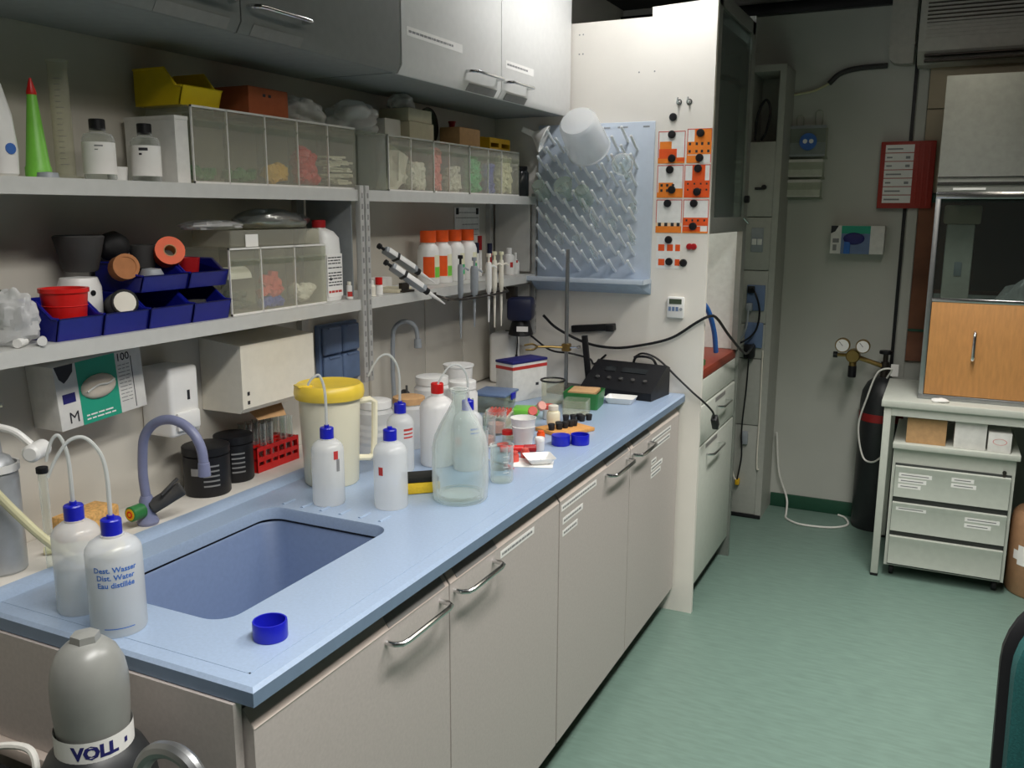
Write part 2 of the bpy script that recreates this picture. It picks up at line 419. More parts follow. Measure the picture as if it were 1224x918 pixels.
# ------------------------------------------------------------------ bench
XW, Y0, Y1 = 0.82, 0.917, 3.325
def worktop():
    t = thing('worktop', 'long pale blue resin worktop with moulded sink on the base cabinets', 'worktop', (0, 0, 0))
    x0 = .175; sx0, sx1, sy0, sy1 = .285, .632, 1.055, 1.575; r = .045; zt, zb = .9, .871
    # top surface with a rounded sink opening
    hole = [((sx0+sx1)/2+a, (sy0+sy1)/2+b) for a, b in rrect(sx1-sx0, sy1-sy0, r, 8)]
    bm = bmesh.new()
    outer = [(x0, Y0), (XW, Y0), (XW, Y1), (x0, Y1)]
    vo = [bm.verts.new((x, y, zt)) for x, y in outer]; vh = [bm.verts.new((x, y, zt)) for x, y in hole]
    ed = [bm.edges.new((vo[i], vo[(i+1) % 4])) for i in range(4)]+[bm.edges.new((vh[i], vh[(i+1) % len(vh)])) for i in range(len(vh))]
    bmesh.ops.triangle_fill(bm, use_beauty=True, edges=ed)
    cxh, cyh = (sx0+sx1)/2, (sy0+sy1)/2
    bad = [f for f in bm.faces if abs(f.calc_center_median().x-cxh) < (sx1-sx0)/2-.02 and abs(f.calc_center_median().y-cyh) < (sy1-sy0)/2-.02 and all(v in vh for v in f.verts)]
    bmesh.ops.delete(bm, geom=bad, context='FACES')
    bm.verts.index_update(); g = G().add([v.co for v in bm.verts], [[v.index for v in f.verts] for f in bm.faces]); bm.free()
    e = .006
    # moulded edge: small chamfer then the drop
    o2 = [(x0, Y0-e), (XW+e, Y0-e), (XW+e, Y1), (x0, Y1)]
    def ring(pp, z): return [(x, y, z) for x, y in pp]
    g.merge(shell([ring(outer, zt), ring(o2, zt-e)], False))
    sl = mk('slab', g, 'worktop', t, 30)
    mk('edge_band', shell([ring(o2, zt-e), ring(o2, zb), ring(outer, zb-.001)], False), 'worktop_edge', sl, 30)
    gb = G()
    # low raised lip round the edge, the groove line seen in the photo
    lip = .0007
    gb.box(x0, XW-.03, Y0+.028, Y0+.031, zt, zt+lip).box(XW-.033, XW-.03, Y0+.028, Y1, zt, zt+lip)
    mk('drip_lip', gb, 'worktop', t)
    # bowl
    def hr(k, rr, z): return [((sx0+sx1)/2+a, (sy0+sy1)/2+b, z) for a, b in rrect(sx1-sx0-2*k, sy1-sy0-2*k, rr, 8)]
    mk('sink_rim', shell([hr(0, r, zt), hr(.001, r, zt-.004), hr(.001, r, zt-.028)], False), 'worktop', t, 60)
    mk('sink_seam', shell([hr(.001, r, zt-.028), hr(-.004, r, zt-.029), hr(-.004, r, zt-.035)], False), 'black', t, 60)
    bowl = shell_open([hr(-.004, r, zt-.035), hr(.0, r, zt-.04), hr(.006, r, zt-.22), hr(.016, r, zt-.248), hr(.04, r*.8, zt-.26)])
    b = mk('sink_bowl', bowl, 'sink', t, 60)
    mk('drain', G().cyl(.03, zt-.2595, zt-.256, (.46, 1.32, 0), b=.001).cyl(.012, zt-.256, zt-.254, (.46, 1.32, 0)), 'chrome', b)
    # drip grooves moulded behind the bowl at the far side
    for i in range(6): mk('drain_rib', G().tube([(.31+.055*i, 1.595, zt-.003), (.31+.055*i, 1.635, zt-.003)], .006, 8), 'worktop', t)
    mk('back_rim', G().ext([(.175, zt), (.215, zt), (.205, zt+.008), (.175, zt+.010)], Y0, Y1, 'xz'), 'worktop', t)
    return t
worktop()
solo('rear_ledge', G().box(.002, .174, Y0, Y1, .862, .905, .003), 'ledge', 'white service ledge between the blue worktop and the wall', 'ledge')
# narrow service wall panels below the shelf at the far end
for i, (a, b) in enumerate([(2.40, 2.74), (2.745, 3.02), (3.025, 3.315)]):
    solo('wall_panel', G().box(.001, .014, a, b, .91, 1.30, .003), 'wall', ['beige service wall panel behind the grey swan-neck tap', 'beige service wall panel behind the white jars', 'beige service wall panel under the hanging pipettes'][i], 'wall panel')

# base cabinets: two units with two doors each
def handle_bar(p0, p1, out, r=.006, ax='x'):
    """D-shaped bar handle between two fixing points, standing off in direction out"""
    a, b = Vector(p0), Vector(p1); o = Vector(out); d = (b-a).normalized()
    k = o.length
    return G().tube([a, a+o*.55, a+o*.9+d*k*.25, a+o+d*k*.7, b+o-d*k*.7, b+o*.9-d*k*.25, b+o*.55, b], r, 10)
def base_cabinet(y0, y1, doors, label, labels):
    t = thing('base_cabinet', label, 'cabinet', (0, y0, 0), 0, 'cabinets under the blue worktop')
    L = y1-y0
    for yy in (.003, L-.021): mk('side_board', G().box(.178, .783, yy, yy+.018, .10, .866), 'carcass', t)
    mk('floor_board', G().box(.178, .783, .022, L-.022, .10, .118), 'carcass', t)
    mk('back_board', G().box(.178, .186, .022, L-.022, .119, .60), 'carcass', t)
    mk('front_rail', G().box(.745, .783, .022, L-.022, .835, .866), 'carcass', t)
    mk('kick_plate', G().box(.12, .745, .01, L-.005, 0, .098), 'kick', t)
    hw = L/2
    for i in range(2):
        a, b = i*hw+.0025, (i+1)*hw-.0025
        prof = [(.786, .104), (.808, .104), (.808, .822), (.788, .850), (.786, .850)]
        d = mk('door', G().ext(prof, a, b, 'xz'), 'door', t)
        # pale chamfered top strip
        mk('door_edge_strip', G().ext([(.8082, .8215), (.8090, .8218), (.7890, .8508), (.7868, .8508), (.7868, .8502), (.7885, .8502)], a+.001, b-.001, 'xz'), 'door_lip', d)
        hy0, hy1 = ((b-.235, b-.035) if i == 0 else (a+.02, a+.20))
        h = mk('handle', handle_bar((.808, hy0, .800), (.808, hy1, .800), (.034, 0, 0), .0055), 'chrome', d)
        mk('label_holder', G().ext([(.8075, .8245), (.8085, .8249), (.7925, .8479), (.7915, .8475)], hy0+.01, hy1+.02, 'xz'), 'holder', d)
        for (ly0, ly1, lz) in labels[i]:
            lb = mk('label_strip', G().box(.8082, .8088, ly0-y0, ly1-y0, lz-.009, lz+.009), 'label', d)
            mk('label_print', lines_x(.8088, ly0-y0+.008, ly1-y0-.008, [lz], .006, int(ly0*100)), 'ink_grey', lb)
    return t
base_cabinet(.925, 2.115, 2, 'beige double door base cabinet below the moulded sink', [[], [(1.76, 1.95, .80)]])
base_cabinet(2.118, 3.318, 2, 'beige double door base cabinet with many label strips beside the tall panel',
             [[(2.13, 2.40, .800), (2.14, 2.29, .76), (2.14, 2.25, .725)], [(2.96, 3.20, .793), (2.96, 3.19, .765), (2.96, 3.02, .715), (2.96, 3.10, .69), (2.96, 3.08, .665)]])
e = thing('bench_end_panel', 'beige end panel closing the near end of the bench', 'panel', (0, .918, 0))
mk('panel', G().box(.18, .79, -.012, .005, .665, .869).box(.45, .79, -.012, .005, .0, .664), 'door', e)
mk('rail', G().box(.0, .45, -.03, .0, .642, .664, .002), 'door_lip', e)
mk('rear_panel', G().box(.002, .17, -.012, .004, .665, .858), 'door', e)

# ------------------------------------------------------------------ wall cupboards
def wall_cupboard(y0, y1, m, label, strips, top):
    t = thing('wall_cupboard', label, 'cabinet', (0, y0, 1.955), 0, 'cupboards over the shelves')
    L = y1-y0; H = top-1.955
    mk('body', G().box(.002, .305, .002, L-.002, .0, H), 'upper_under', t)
    hw = L/2
    for i in range(2):
        a, b = i*hw+.002, (i+1)*hw-.002
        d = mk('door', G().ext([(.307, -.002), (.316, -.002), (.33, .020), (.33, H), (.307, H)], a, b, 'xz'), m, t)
        hy0, hy1 = ((b-.235, b-.03) if i == 0 else (a+.02, a+.20))
        mk('handle', handle_bar((.33, hy0, .052), (.33, hy1, .052), (.032, 0, 0), .005), 'chrome', d)
        mk('label_holder', G().ext([(.3168, -.0015), (.3178, -.0018), (.3312, .0195), (.3302, .0198)], hy0+.015, hy1, 'xz'), 'holder', d)
        for (ly0, ly1, lz, tilt) in strips[i]:
            g = G().box(.3302, .3308, ly0-y0, ly1-y0, lz-.012-1.955, lz+.012-1.955)
            lb = mk('label_strip', g, 'label', d)
            mk('label_print', lines_x(.3308, ly0-y0+.01, ly1-y0-.05, [lz-1.955], .006, 5), 'ink_grey', lb)
    return t
wall_cupboard(.905, 2.119, 'upper_shade_grey', 'two door wall cupboard above the yellow bin, its grey darkened as shade', [[], []], 2.60)
wall_cupboard(2.123, 3.322, 'upper_white', 'white two door wall cupboard next to the tall cream panel', [[(2.15, 2.46, 2.066, 0)], [(2.755, 2.975, 2.066, 0)]], 2.60)

# ------------------------------------------------------------------ shelving
def shelving(y0, y1, label, near_post):
    t = thing('wall_shelving', label, 'shelf', (0, y0, 0), 0, 'steel wall shelves over the bench')
    L = y1-y0
    for z in (1.648, 1.342):
        s = mk('shelf_board', G().box(.004, .19, 0, L, z-.008, z), 'shelf', t)
        mk('shelf_lip', G().ext([(.190, z), (.195, z), (.195, z-.031), (.180, z-.031), (.180, z-.028), (.190, z-.028)], 0, L, 'xz'), 'shelf', s)
    def post(x, y, w, z0):
        p = mk('post', G().box(x-.012, x+.006, y-w/2, y+w/2, z0, 1.66, .002), 'post', t)
        g = G()
        for k in range(int((1.655-z0)/.03)):
            z = z0+.015+k*.03; g.box(x+.0062, x+.0068, y-.003, y+.003, z, z+.014)
        mk('slot_row', g, 'slot', p)
    yy = L-.012 if near_post else .012
    post(.196, yy, .019, 1.10)
    if not near_post: post(.19, L-.012, .02, 1.10)
    mk('rear_post', G().box(.001, .02, (L-.07 if near_post else L-.075), (L-.04 if near_post else L-.045), 1.05, 1.638), 'post', t)
    mk('end_plate', G().box(.022, .178, L-.034, L-.030, 1.352, 1.632), 'side_grey' if near_post else 'shelf', t)
    if not near_post: mk('end_plate', G().box(.022, .178, L-.034, L-.030, 1.05, 1.30), 'shelf', t)
    return t
shelving(.91, 2.118, 'left bay of grey steel wall shelving with the blue stacking bins', True)
shelving(2.121, 3.32, 'right bay of grey steel wall shelving with the orange capped bottles', False)
# ------------------------------------------------------------------ fume cupboard with the tall cream side panel
PY = 3.33          # near face of the tall panel
def fume_cupboard():
    t = thing('fume_cupboard', 'tall fume cupboard with cream side panel and glazed sash', 'fume cupboard', (0, PY, 0))
    poly = [(.002, 0), (.885, 0), (.885, 2.335), (.645, 2.325), (.645, 2.292), (.002, 2.292)]
    sp = mk('side_panel', G().ext(poly, 0, .022, 'xz'), 'panel', t)
    g = G()
    for x, z in ((.36, 2.25), (.375, 2.25), (.36, 2.18), (.375, 2.18), (.29, 2.15), (.60, 2.10), (.66, 2.10)): g.cyl(.003, -.0012, .0005, (x, 0, z), 8, Matrix.Rotation(PI/2, 4, 'X'))
    mk('screw_hole', g, 'ink_grey', sp)
    W = .70
    fp = mk('far_panel', G().box(.002, .885, W-.02, W, 0, 1.56).box(.002, .885, W-.02, W, 2.25, 2.40).box(.002, .06, W-.02, W, 1.561, 2.249).box(.83, .885, W-.02, W, 1.561, 2.249), 'hood_metal', t)
    mk('side_window', G().box(.061, .829, W-.012, W-.008, 1.561, 2.249), 'pane', fp)
    mk('lining', G().box(.021, .86, W-.0235, W-.0205, .986, 1.56), 'hood_inner', fp)
    mk('back_panel', G().box(.002, .02, .024, W-.022, .0, 2.28), 'hood_inner', t)
    mk('hood_top', G().box(.03, .86, .024, W-.022, 2.262, 2.285), 'hood_metal', t)
    mk('base_body', G().box(.022, .858, .024, W-.022, .09, .945), 'carcass', t)
    mk('kick_plate', G().box(.10, .83, .024, W-.022, 0, .088), 'kick', t)
    mk('tiled_top', G().box(.022, .872, .024, W-.022, .947, .985, .003), 'tile_red', t)
    fr = mk('fascia', G().box(.859, .872, .026, W-.024, .845, .943, .002), 'drawer', t)
    d = mk('drawer', G().box(.859, .876, .026, W-.024, .680, .838, .003), 'drawer', t)
    mk('handle', handle_bar((.876, .33, .79), (.876, .50, .79), (.03, 0, 0), .005), 'chrome', d)
    mk('label_holder', G().box(.8762, .8772, .30, .48, .815, .832), 'holder', d)
    d = mk('door', G().box(.859, .876, .026, W-.024, .10, .672, .003), 'drawer', t)
    mk('handle', handle_bar((.876, .18, .62), (.876, .40, .62), (.03, 0, 0), .005), 'chrome', d)
    mk('label_holder', G().box(.8762, .8772, .16, .36, .65, .667), 'holder', d)
    lh = mk('lamp_housing', G().box(.30, .62, .10, W-.10, 1.90, 1.94, .006), 'white_pl', t)
    mk('lamp_diffuser', G().box(.32, .60, .12, W-.12, 1.888, 1.899), 'lamp_face', lh)
    # sash
    zb, zt = 1.545, 2.37
    s = mk('sash_frame', G().box(.862, .886, .024, .075, zb, zt).box(.862, .886, W-.075, W-.022, .99, zt).box(.862, .887, .024, W-.022, zb-.035, zb+.025, .003).box(.862, .886, .024, W-.022, zt-.05, zt), 'hood_metal', t)
    mk('sash_pane', G().box(.872, .876, .075, W-.075, zb+.025, zt-.05), 'pane_dark', s)
    mk('latch', G().cyl(.016, 0, .022, (.887, W-.085, zb+.10), 14, Matrix.Rotation(PI/2, 4, 'Y'), b=.003), 'black', s)
    mk('sash_hook', G().tube([(.888, W-.085, zb+.02), (.905, W-.07, zb+.0), (.905, W-.055, zb-.004)], .005), 'chrome', s)
    return t
fume_cupboard()
# things inside the fume cupboard, seen past the panel edge
area_light('hood_lamp_light', (.46, PY+.35, 1.884),   .26, .44, 0.9, (.92, 1.0, .98), 160)
c = thing('steel_vessel', 'brushed steel vessel lying in the fume cupboard below the blue hose', 'vessel', (.70, 3.68, .985))
mk('body', G().lathe([(0, 0), (.055, 0), (.06, .008), (.06, .14), (.05, .165), (.02, .18), (.02, .20), (0, .20)], n=24), 'steel', c)
mk('valve', G().cyl(.016, .20, .225, n=12).box(-.012, .03, -.01, .01, .225, .245, .003), 'green_plastic', c)
solo('blue_hose', G().tube(cr([(.70, 3.58, 1.22), (.77, 3.60, 1.25), (.815, 3.66, 1.20), (.83, 3.74, 1.10), (.832, 3.79, 1.0)], 8), .011, 10), 'water_blue_hose', 'blue water hose arching in the fume cupboard over the red worktop', 'hose')
solo('green_tray', tray(.10, .16, .02, .008, .003), 'green_plastic', 'small green tray on the red fume cupboard top', 'tray', (.80, 3.46, .985))

# ------------------------------------------------------------------ things fixed to the panel
RX = Matrix.Rotation(PI/2, 4, 'X')      # local z -> -y (out of the panel)
def magnet(x, z, r=.0145, m='black', label='round black magnet', grp='magnets on the notice sheets', y=None):
    g = G().lathe([(0, 0), (r, 0), (r, .005), (r*.85, .008), (r*.4, .009), (0, .009)], n=18)
    g.xf(RX)
    return solo('magnet', g, m, label, 'magnet', (x, PY-.0012 if y is None else y, z), 0, grp)
def notice(x0, x1, z0, z1, rects, label, bordered=True):
    t = thing('notice_sheet', label, 'notice', (x0, PY-.0006, z0), 0, 'orange hazard notices on the panel')
    W, H = x1-x0, z1-z0
    mk('sheet', G().box(0, W, -.0006, 0, 0, H), 'paper', t)
    if bordered: mk('printed_border', G().box(0, W, -.0011, -.0007, H-.003, H).box(0, .0025, -.0011, -.0007, 0, H).box(W-.0025, W, -.0011, -.0007, 0, H), 'dusty_red', t)
    for k, (a, b, c, d, m) in enumerate(rects):
        mk('printed_block' if m != 'ink' else 'printed_square', G().box(a*W, b*W, -.0012-.0001*k, -.0008, c*H, d*H), m, t)
    return t
O, D, K, Pp = 'print_orange', 'print_deep', 'ink', 'print_pale'
def dots(xs, zs, s=.09): return [(x-s/2, x+s/2, z-s*.45, z+s*.45, K) for z in zs for x in xs]
notice(.684, .786, 1.768, 1.884, [(0, 1, 0, .18, O), (.04, .7, .15, .45, D), (.06, .5, .45, .68, O), (.7, 1, .05, .16, D)], 'orange and white stepped notice sheet in the top row under the single magnet')
notice(.793, .884, 1.768, 1.890, [(0, .55, 0, .22, O), (.02, 1, .25, .62, O), (.3, .98, .62, .98, O), (.35, .6, .8, 1, D)]+dots([.12, .4, .62, .88], [.34, .56]), 'orange notice sheet with rows of dark squares at the panel edge, top row')
notice(.684, .784, 1.643, 1.762, [(0, 1, 0, .16, O), (.06, .62, .16, .46, O), (.62, 1, .1, .28, O)]+dots([.18, .4, .62], [.22, .38]), 'white notice sheet with orange base and six dark squares, middle row')
notice(.788, .884, 1.643, 1.762, [(0, 1, 0, .52, D), (.3, .8, .52, .98, D)]+dots([.15, .4, .65, .88], [.24, .42], .06), 'deep red-orange notice sheet at the panel edge, middle row')
notice(.684, .783, 1.513, 1.636, [(0, 1, 0, .2, O), (0, 1, .2, .3, Pp)]+dots([.15, .4, .65, .88], [.25], .12), 'mostly white notice sheet with four dark squares along its foot')
notice(.788, .884, 1.513, 1.636, [(0, 1, .22, .46, D), (0, .7, .02, .2, D), (0, 1, 0, .05, O)]+dots([.15, .38, .6, .85], [.38], .07), 'white notice sheet with one red-orange band at the panel edge')
notice(.690, .782, 1.378, 1.500, [(.1, .36, .1, .3, D), (.8, 1, .1, .3, D), (.08, .34, .55, .75, D), (.45, .7, .55, .75, D), (.8, 1, .55, .75, D)], 'small white notice with six orange squares, lowest of all', False)
NM = ['the stepped orange and white notice', 'the top row notice with rows of dark squares', 'the white notice with six dark squares', 'the deep red-orange notice', 'the mostly white notice with four dark squares', 'the white notice with one red-orange band', 'the lowest small notice']
for k, ((x, z), (n_, e_)) in enumerate(zip(((.735, 1.872), (.738, 1.786), (.842, 1.874), (.842, 1.786), (.732, 1.745), (.742, 1.672), (.838, 1.748), (.838, 1.664), (.728, 1.622), (.828, 1.622), (.828, 1.538), (.737, 1.487), (.742, 1.405)),
        ((0, 1), (0, 0), (1, 1), (1, 0), (2, 1), (2, 0), (3, 1), (3, 0), (4, 1), (5, 1), (5, 0), (6, 1), (6, 0)))):
    magnet(x, z, y=PY-.0026, label='round black magnet at the '+('top' if e_ else 'foot')+' of '+NM[n_])
magnet(.737, 1.934, label='round black magnet alone above the orange notices', grp='loose magnets on the panel'); 
magnet(.797, 1.402, label='round black magnet beside the lowest small notice', grp='loose magnets on the panel')
for x in (.818, .834): magnet(x, 1.463, .012, 'deep_red', 'round red magnet of the pair beside the lowest notice', 'red magnets on the panel')
for x in (.757, .795):
    h = thing('hook', 'small chrome knob hook high on the cream panel', 'hook', (x, PY-.0001, 1.986), 0, 'chrome hooks on the panel')
    mk('plate', G().lathe([(0, 0), (.011, 0), (.011, .003), (0, .004)], n=14).xf(RX), 'chrome', h)
    mk('knob', G().tube([(0, -.003, 0), (0, -.018, -.004), (0, -.024, .006), (0, -.022, .014)], .0035, 8), 'chrome', h)
tm = thing('timer', 'small white digital timer stuck on the cream panel', 'timer', (.777, PY-.001, 1.192), 0)
mk('case', G().box(-.033, .033, -.018, 0, 0, .082, .006), 'white_pl', tm)
mk('display', G().box(-.024, .024, -.0195, -.0182, .055, .074), 'olive', tm)
for i in range(3): mk('button', G().box(-.026+.014*i, -.016+.014*i, -.0195, -.0182, .028, .044), 'socket_blue', tm)
mk('button', G().cyl(.006, 0, .0015, (.022, -.0182, .036), 12, RX), 'grey_pl', tm)

# drying rack with pegs
def drying_rack():
    t = thing('drying_rack', 'pale blue peg drying rack with drip tray on the cream panel', 'drying rack', (.197, PY-.001, 1.277))
    W, H = .475, .645
    b = mk('board', G().box(0, W, -.012, 0, .02, H, .004), 'rack_board', t)
    mk('mounting_slot', G().box(.22, .30, -.0128, -.0121, H-.022, H-.016).box(.33, .37, -.0128, -.0121, H-.022, H-.016).box(.43, .455, -.0128, -.0121, H-.022, H-.016), 'grey_pl', b)
    mk('drip_tray', G().add([(-.01, -.0005, .056), (W+.002, -.0005, .056), (W+.002, -.105, .052), (-.01, -.105, .052), (-.01, -.0005, 0), (W+.002, -.0005, 0), (W-.03, -.085, .040), (.01, -.085, .040)],
       [(0, 1, 2, 3), (3, 2, 6, 7), (7, 6, 5, 4), (0, 3, 7, 4), (1, 5, 6, 2), (0, 4, 5, 1)]), 'rack_tray', t)
    mk('tray_rim', G().box(-.012, W+.004, -.108, -.1055, .044, .062, .001).box(-.012, -.0105, -.108, -.012, .044, .062).box(W+.0025, W+.004, -.108, -.012, .044, .062), 'rack_board', t)
    pts = cr([(0, -.011, 0), (0, -.05, .020), (0, -.092, .046)], 3)
    peg0 = None; pos = []
    for r in range(16):
        z = .085+r*.0325; xs = [.035+.075*c for c in range(6)] if r % 2 == 0 else [.0725+.075*c for c in range(5)]
        for x in xs: pos.append((x, z, r))
    keep = []
    for (x, z, r) in pos:
        keep.append((x, z))
    for i, (x, z) in enumerate(keep):
        if peg0 is None:
            g = G().tube(pts, [.0055]*(len(pts)-1)+[.005], 7)
            peg0 = mk('peg', g.sph(.0066, c=tuple(pts[-1]), n=7, m=4), 'rack_peg', t); p = peg0
        else: p = peg0.copy(); COL.objects.link(p)
        p.parent = t; p.location = (x, 0, z)
    return [(a+.197, b+1.277) for a, b in keep]
PEGS = drying_rack()
# glassware hanging on the pegs, mouth over the peg: local +z is towards the vessel bottom (up and out of the board)
PEGDIR = Vector((0, -.81, .58)).normalized()
def on_peg(o, x, z, s=.0):
    q = Vector((0, 0, 1)).rotation_difference(PEGDIR); o.rotation_mode = 'QUATERNION'; o.rotation_quaternion = q
    o.location = (x, PY-.035-s*.7, z+.03+s*.7); return o
def glassware(kind, x, z, label, s=0.0, m='glass'):
    if kind == 'beaker': pr = [(.030, 0), (.028, .004), (.028, .070), (.022, .076), (0, .076)]
    elif kind == 'flask': pr = [(.012, 0), (.0105, .005), (.0105, .045), (.018, .055), (.034, .07), (.041, .092), (.036, .115), (.02, .128), (0, .131)]
    elif kind == 'erlen': pr = [(.014, 0), (.012, .004), (.012, .022), (.036, .085), (.037, .092), (0, .095)]
    elif kind == 'tube': pr = [(.009, 0), (.0085, .003), (.0085, .075), (.006, .085), (0, .088)]
    elif kind == 'vial': pr = [(.012, 0), (.0135, .004), (.0135, .04), (.0, .042)]
    o = tag(mk('drying_'+{'erlen': 'conical_flask', 'tube': 'test_tube'}.get(kind, kind), G().lathe(pr, n=20), m), label, {'erlen': 'flask', 'tube': 'test tube'}.get(kind, kind), 'glassware on the drying rack')
    return on_peg(o, x, z, s)
glassware('flask', .585, 1.67, 'round clear flask drying at the right side of the peg rack', .01, 'glass')
glassware('beaker', .235, 1.62, 'greenish glass beaker drying below the white funnel', .0, 'glass_green')
glassware('erlen', .345, 1.61, 'conical glass flask drying under the big milky beaker', .0, 'glass_green')
glassware('beaker', .415, 1.60, 'greenish glass beaker drying at the middle of the peg rack', .0, 'glass_green')
for i in range(10):
    x, z = [(.27, 1.50), (.345, 1.50), (.42, 1.56), (.46, 1.50), (.31, 1.44), (.385, 1.44), (.46, 1.38), (.53, 1.50), (.61, 1.56), (.61, 1.44)][i]
    glassware('vial' if i % 3 else 'tube', x, z, 'small clear glass vial drying on a peg of the rack' if i % 3 else 'clear glass test tube drying on a peg of the rack')
fb = tag(mk('milky_beaker', G().lathe([(.074, 0), (.070, .004), (.063, .13), (.054, .142), (0, .144)], n=28), 'pe'), 'large milky plastic beaker upside down on the top pegs of the rack', 'beaker')
on_peg(fb, .428, 1.775, .03); fb.scale = (1.15, 1.15, 1.1)
fn = thing('funnel', 'white plastic funnel hung on the top left rack peg beside the cupboard', 'funnel', (.262, PY-.10, 1.862))
fn.rotation_euler = Vector((-.86, -.25, .40)).to_track_quat('Z', 'Y').to_euler(); fn.scale = (1.3, 1.3, 1.1)
mk('cone', G().lathe([(.040, 0), (.041, .003), (.012, .036), (.0085, .040), (.0085, .044), (.010, .040), (.036, .004)], n=26), 'white_pl', fn)
mk('stem', G().lathe([(.0085, .041), (.0075, .085), (.0055, .086), (.006, .042)], n=16), 'white_pl', fn)
# ------------------------------------------------------------------ upper shelf
ZT, ZM = 1.6485, 1.3425
def reagent_bottle(loc, h, r, capm, bodym, label, cap_h=.022, neck=.5, lab=True, grp=None, capr=.5, shoulder=.14, labz=(.1, .62)):
    t = thing('reagent_bottle', label, 'bottle', loc, 0, grp)
    zb = h-cap_h
    mk('body', G().lathe([(0, 0), (r*.93, 0), (r, .004), (r, zb-h*shoulder), (r*.86, zb-h*shoulder*.45), (r*neck, zb-.004), (r*neck, zb+.003), (0, zb+.003)], n=24), bodym, t)
    mk('cap', G().cyl(r*capr, zb, h, n=20, b=.0015), capm, t)
    if lab: mk('label', wrap(r+.0006, -PI*.9, PI*.5, h*labz[0], h*labz[1], 24), 'label', t)
    return t
b = reagent_bottle((.12, 1.312, ZT), .121, .031, 'black', 'glass', 'clear bottle with black cap and white label between the clear cylinder and the cup')
mk('label_print', wrap(.0318, -.95, -.45, .066, .069).merge(wrap(.0318, -.95, -.75, .059, .061)), 'ink_grey', b)
b = reagent_bottle((.13, 1.422, ZT), .121, .030, 'black', 'glass', 'clear bottle with black cap and dark printed label before the white carton')
mk('label_print', wrap(.0308, -1.2, -.6, .064, .070).merge(wrap(.0308, -1.2, -1.0, .055, .059)), 'ink', b)
solo('small_cup', G().lathe([(0, 0), (.019, 0), (.0215, .03), (.0195, .03), (.017, .003), (0, .003)], n=22), 'white_pl', 'little white cup between the two black capped bottles', 'cup', (.10, 1.37, ZT))
t = thing('detergent_bottle', 'white squeeze bottle with blue mark at the near end of the upper shelf', 'bottle', (.105, 1.105, ZT))
mk('body', shell_full([[(a*s, b*s, z) for a, b in rrect(.07, .05, .02)] for s, z in ((.8, 0), (.95, .006), (1, .05), (.85, .11), (.45, .165), (.3, .175))]), 'white_pl', t)
mk('foot', G().box(-.03, .03, -.024, .024, .0, .002), 'cream', t)
mk('blue_mark', G().cyl(.01, .033, .0362, (0, 0, .05), 14, Matrix.Rotation(PI/2, 4, 'Y')), 'ink_blue', t)
t = thing('sealant_cone', 'bright green cone nozzle bottle with red tip on the upper shelf', 'bottle', (.10, 1.187, ZT))
mk('body', G().lathe([(0, 0), (.0235, 0), (.0235, .02), (.0215, .024), (.0085, .155), (0, .155)], n=24), 'green_cone', t)
mk('tip', G().lathe([(.009, .155), (.0095, .158), (.002, .185), (0, .186)], n=16), 'red', t)
solo('bottle_cap', G().lathe([(0, 0), (.02, 0), (.018, .010), (0, .012)], n=18), 'grey_pl', 'flat grey lid lying by the green cone', 'lid', (.145, 1.172, ZT))
t = thing('measuring_cylinder', 'tall clear plastic measuring cylinder by the rear wall of the upper shelf', 'measuring cylinder', (.065, 1.275, ZT))
mk('foot', G().cyl(.032, 0, .008, n=6), 'acrylic', t)
mk('barrel', G().lathe([(.019, .008), (.019, .225), (.022, .232), (.0175, .225), (.0175, .010)], n=20), 'acrylic', t)
g = G()
for k in range(16): g.merge(wrap(.0194, -1.1, -.6 if k % 5 else -.3, .03+k*.011, .031+k*.011, 6))
mk('graduation', g, 'ink_grey', t)
t = thing('white_carton', 'upright white cardboard carton beside the clear tilt bins', 'box', (.095, 1.487, ZT))
mk('body', G().box(-.075, .075, -.0185, .0185, 0, .14), 'carton', t)
mk('lid_flap', G().box(-.076, .076, -.0192, .0192, .134, .142), 'carton', t)

def tilt_bins(loc, mods, h, d, label, lidfrac=.27, mm='acrylic', fill=None, mid=True):
    """row of clear tip-out bins; mods: list of widths"""
    t = thing('tilt_bin_row', label, 'storage bins', loc, 0, 'clear tilt bin rows')
    L = sum(mods); y = 0
    fr = G().box(-d, 0, 0, L, h-.004, h).box(-d, 0, 0, L, 0, .004)
    mk('frame', fr, 'acrylic', t)
    for k, wd in enumerate(mods):
        dv = G().box(-d+.003, -.001, y, y+.002, .004, h-.004)
        mk('divider', dv, 'acrylic_mid', t)
        g = G().box(0, .003, y+.0025, y+wd-.001, .005, h-.006)
        hp = mk('tilt_front', g, mm, t)
        mk('finger_pull', G().ext([(.003, h*(1-lidfrac)), (.012, h*(1-lidfrac)+.012), (.003, h*(1-lidfrac)+.016)], y+.008, y+wd-.008, 'xz'), 'acrylic_mid', hp)
        mk('edge', G().box(-.001, .0036, y, y+.0024, 0, h).box(-.001, .0036, y, y+wd, h-.0045, h).box(-.001, .0036, y, y+wd, 0, .005), 'carton', hp)
        y += wd
    mk('divider', G().box(-d+.003, .0036, L-.003, L, 0, h), 'acrylic_mid', t)
    return t
YA = 1.512
tilt_bins((.172, YA, ZT), [.108, .129, .120, .125, .125], .168, .135, 'five compartment row of clear tilt bins right of the white carton')
solo('acrylic_box', G().merge(tray(.13, .150, .163, .008, .003)), 'acrylic_mid', 'empty clear acrylic box between the two tilt bin rows', 'box', (.11, 2.203, ZT))
tilt_bins((.172, 2.284, ZT), [.125, .134], .164, .13, 'two compartment clear tilt bin with pale papers')
tilt_bins((.172, 2.547, ZT), [.100, .135], .164, .13, 'two compartment clear tilt bin with pink caps')
tilt_bins((.172, 2.79, ZT), [.140, .108, .150], .164, .13, 'three compartment clear tilt bin with green and blue caps')
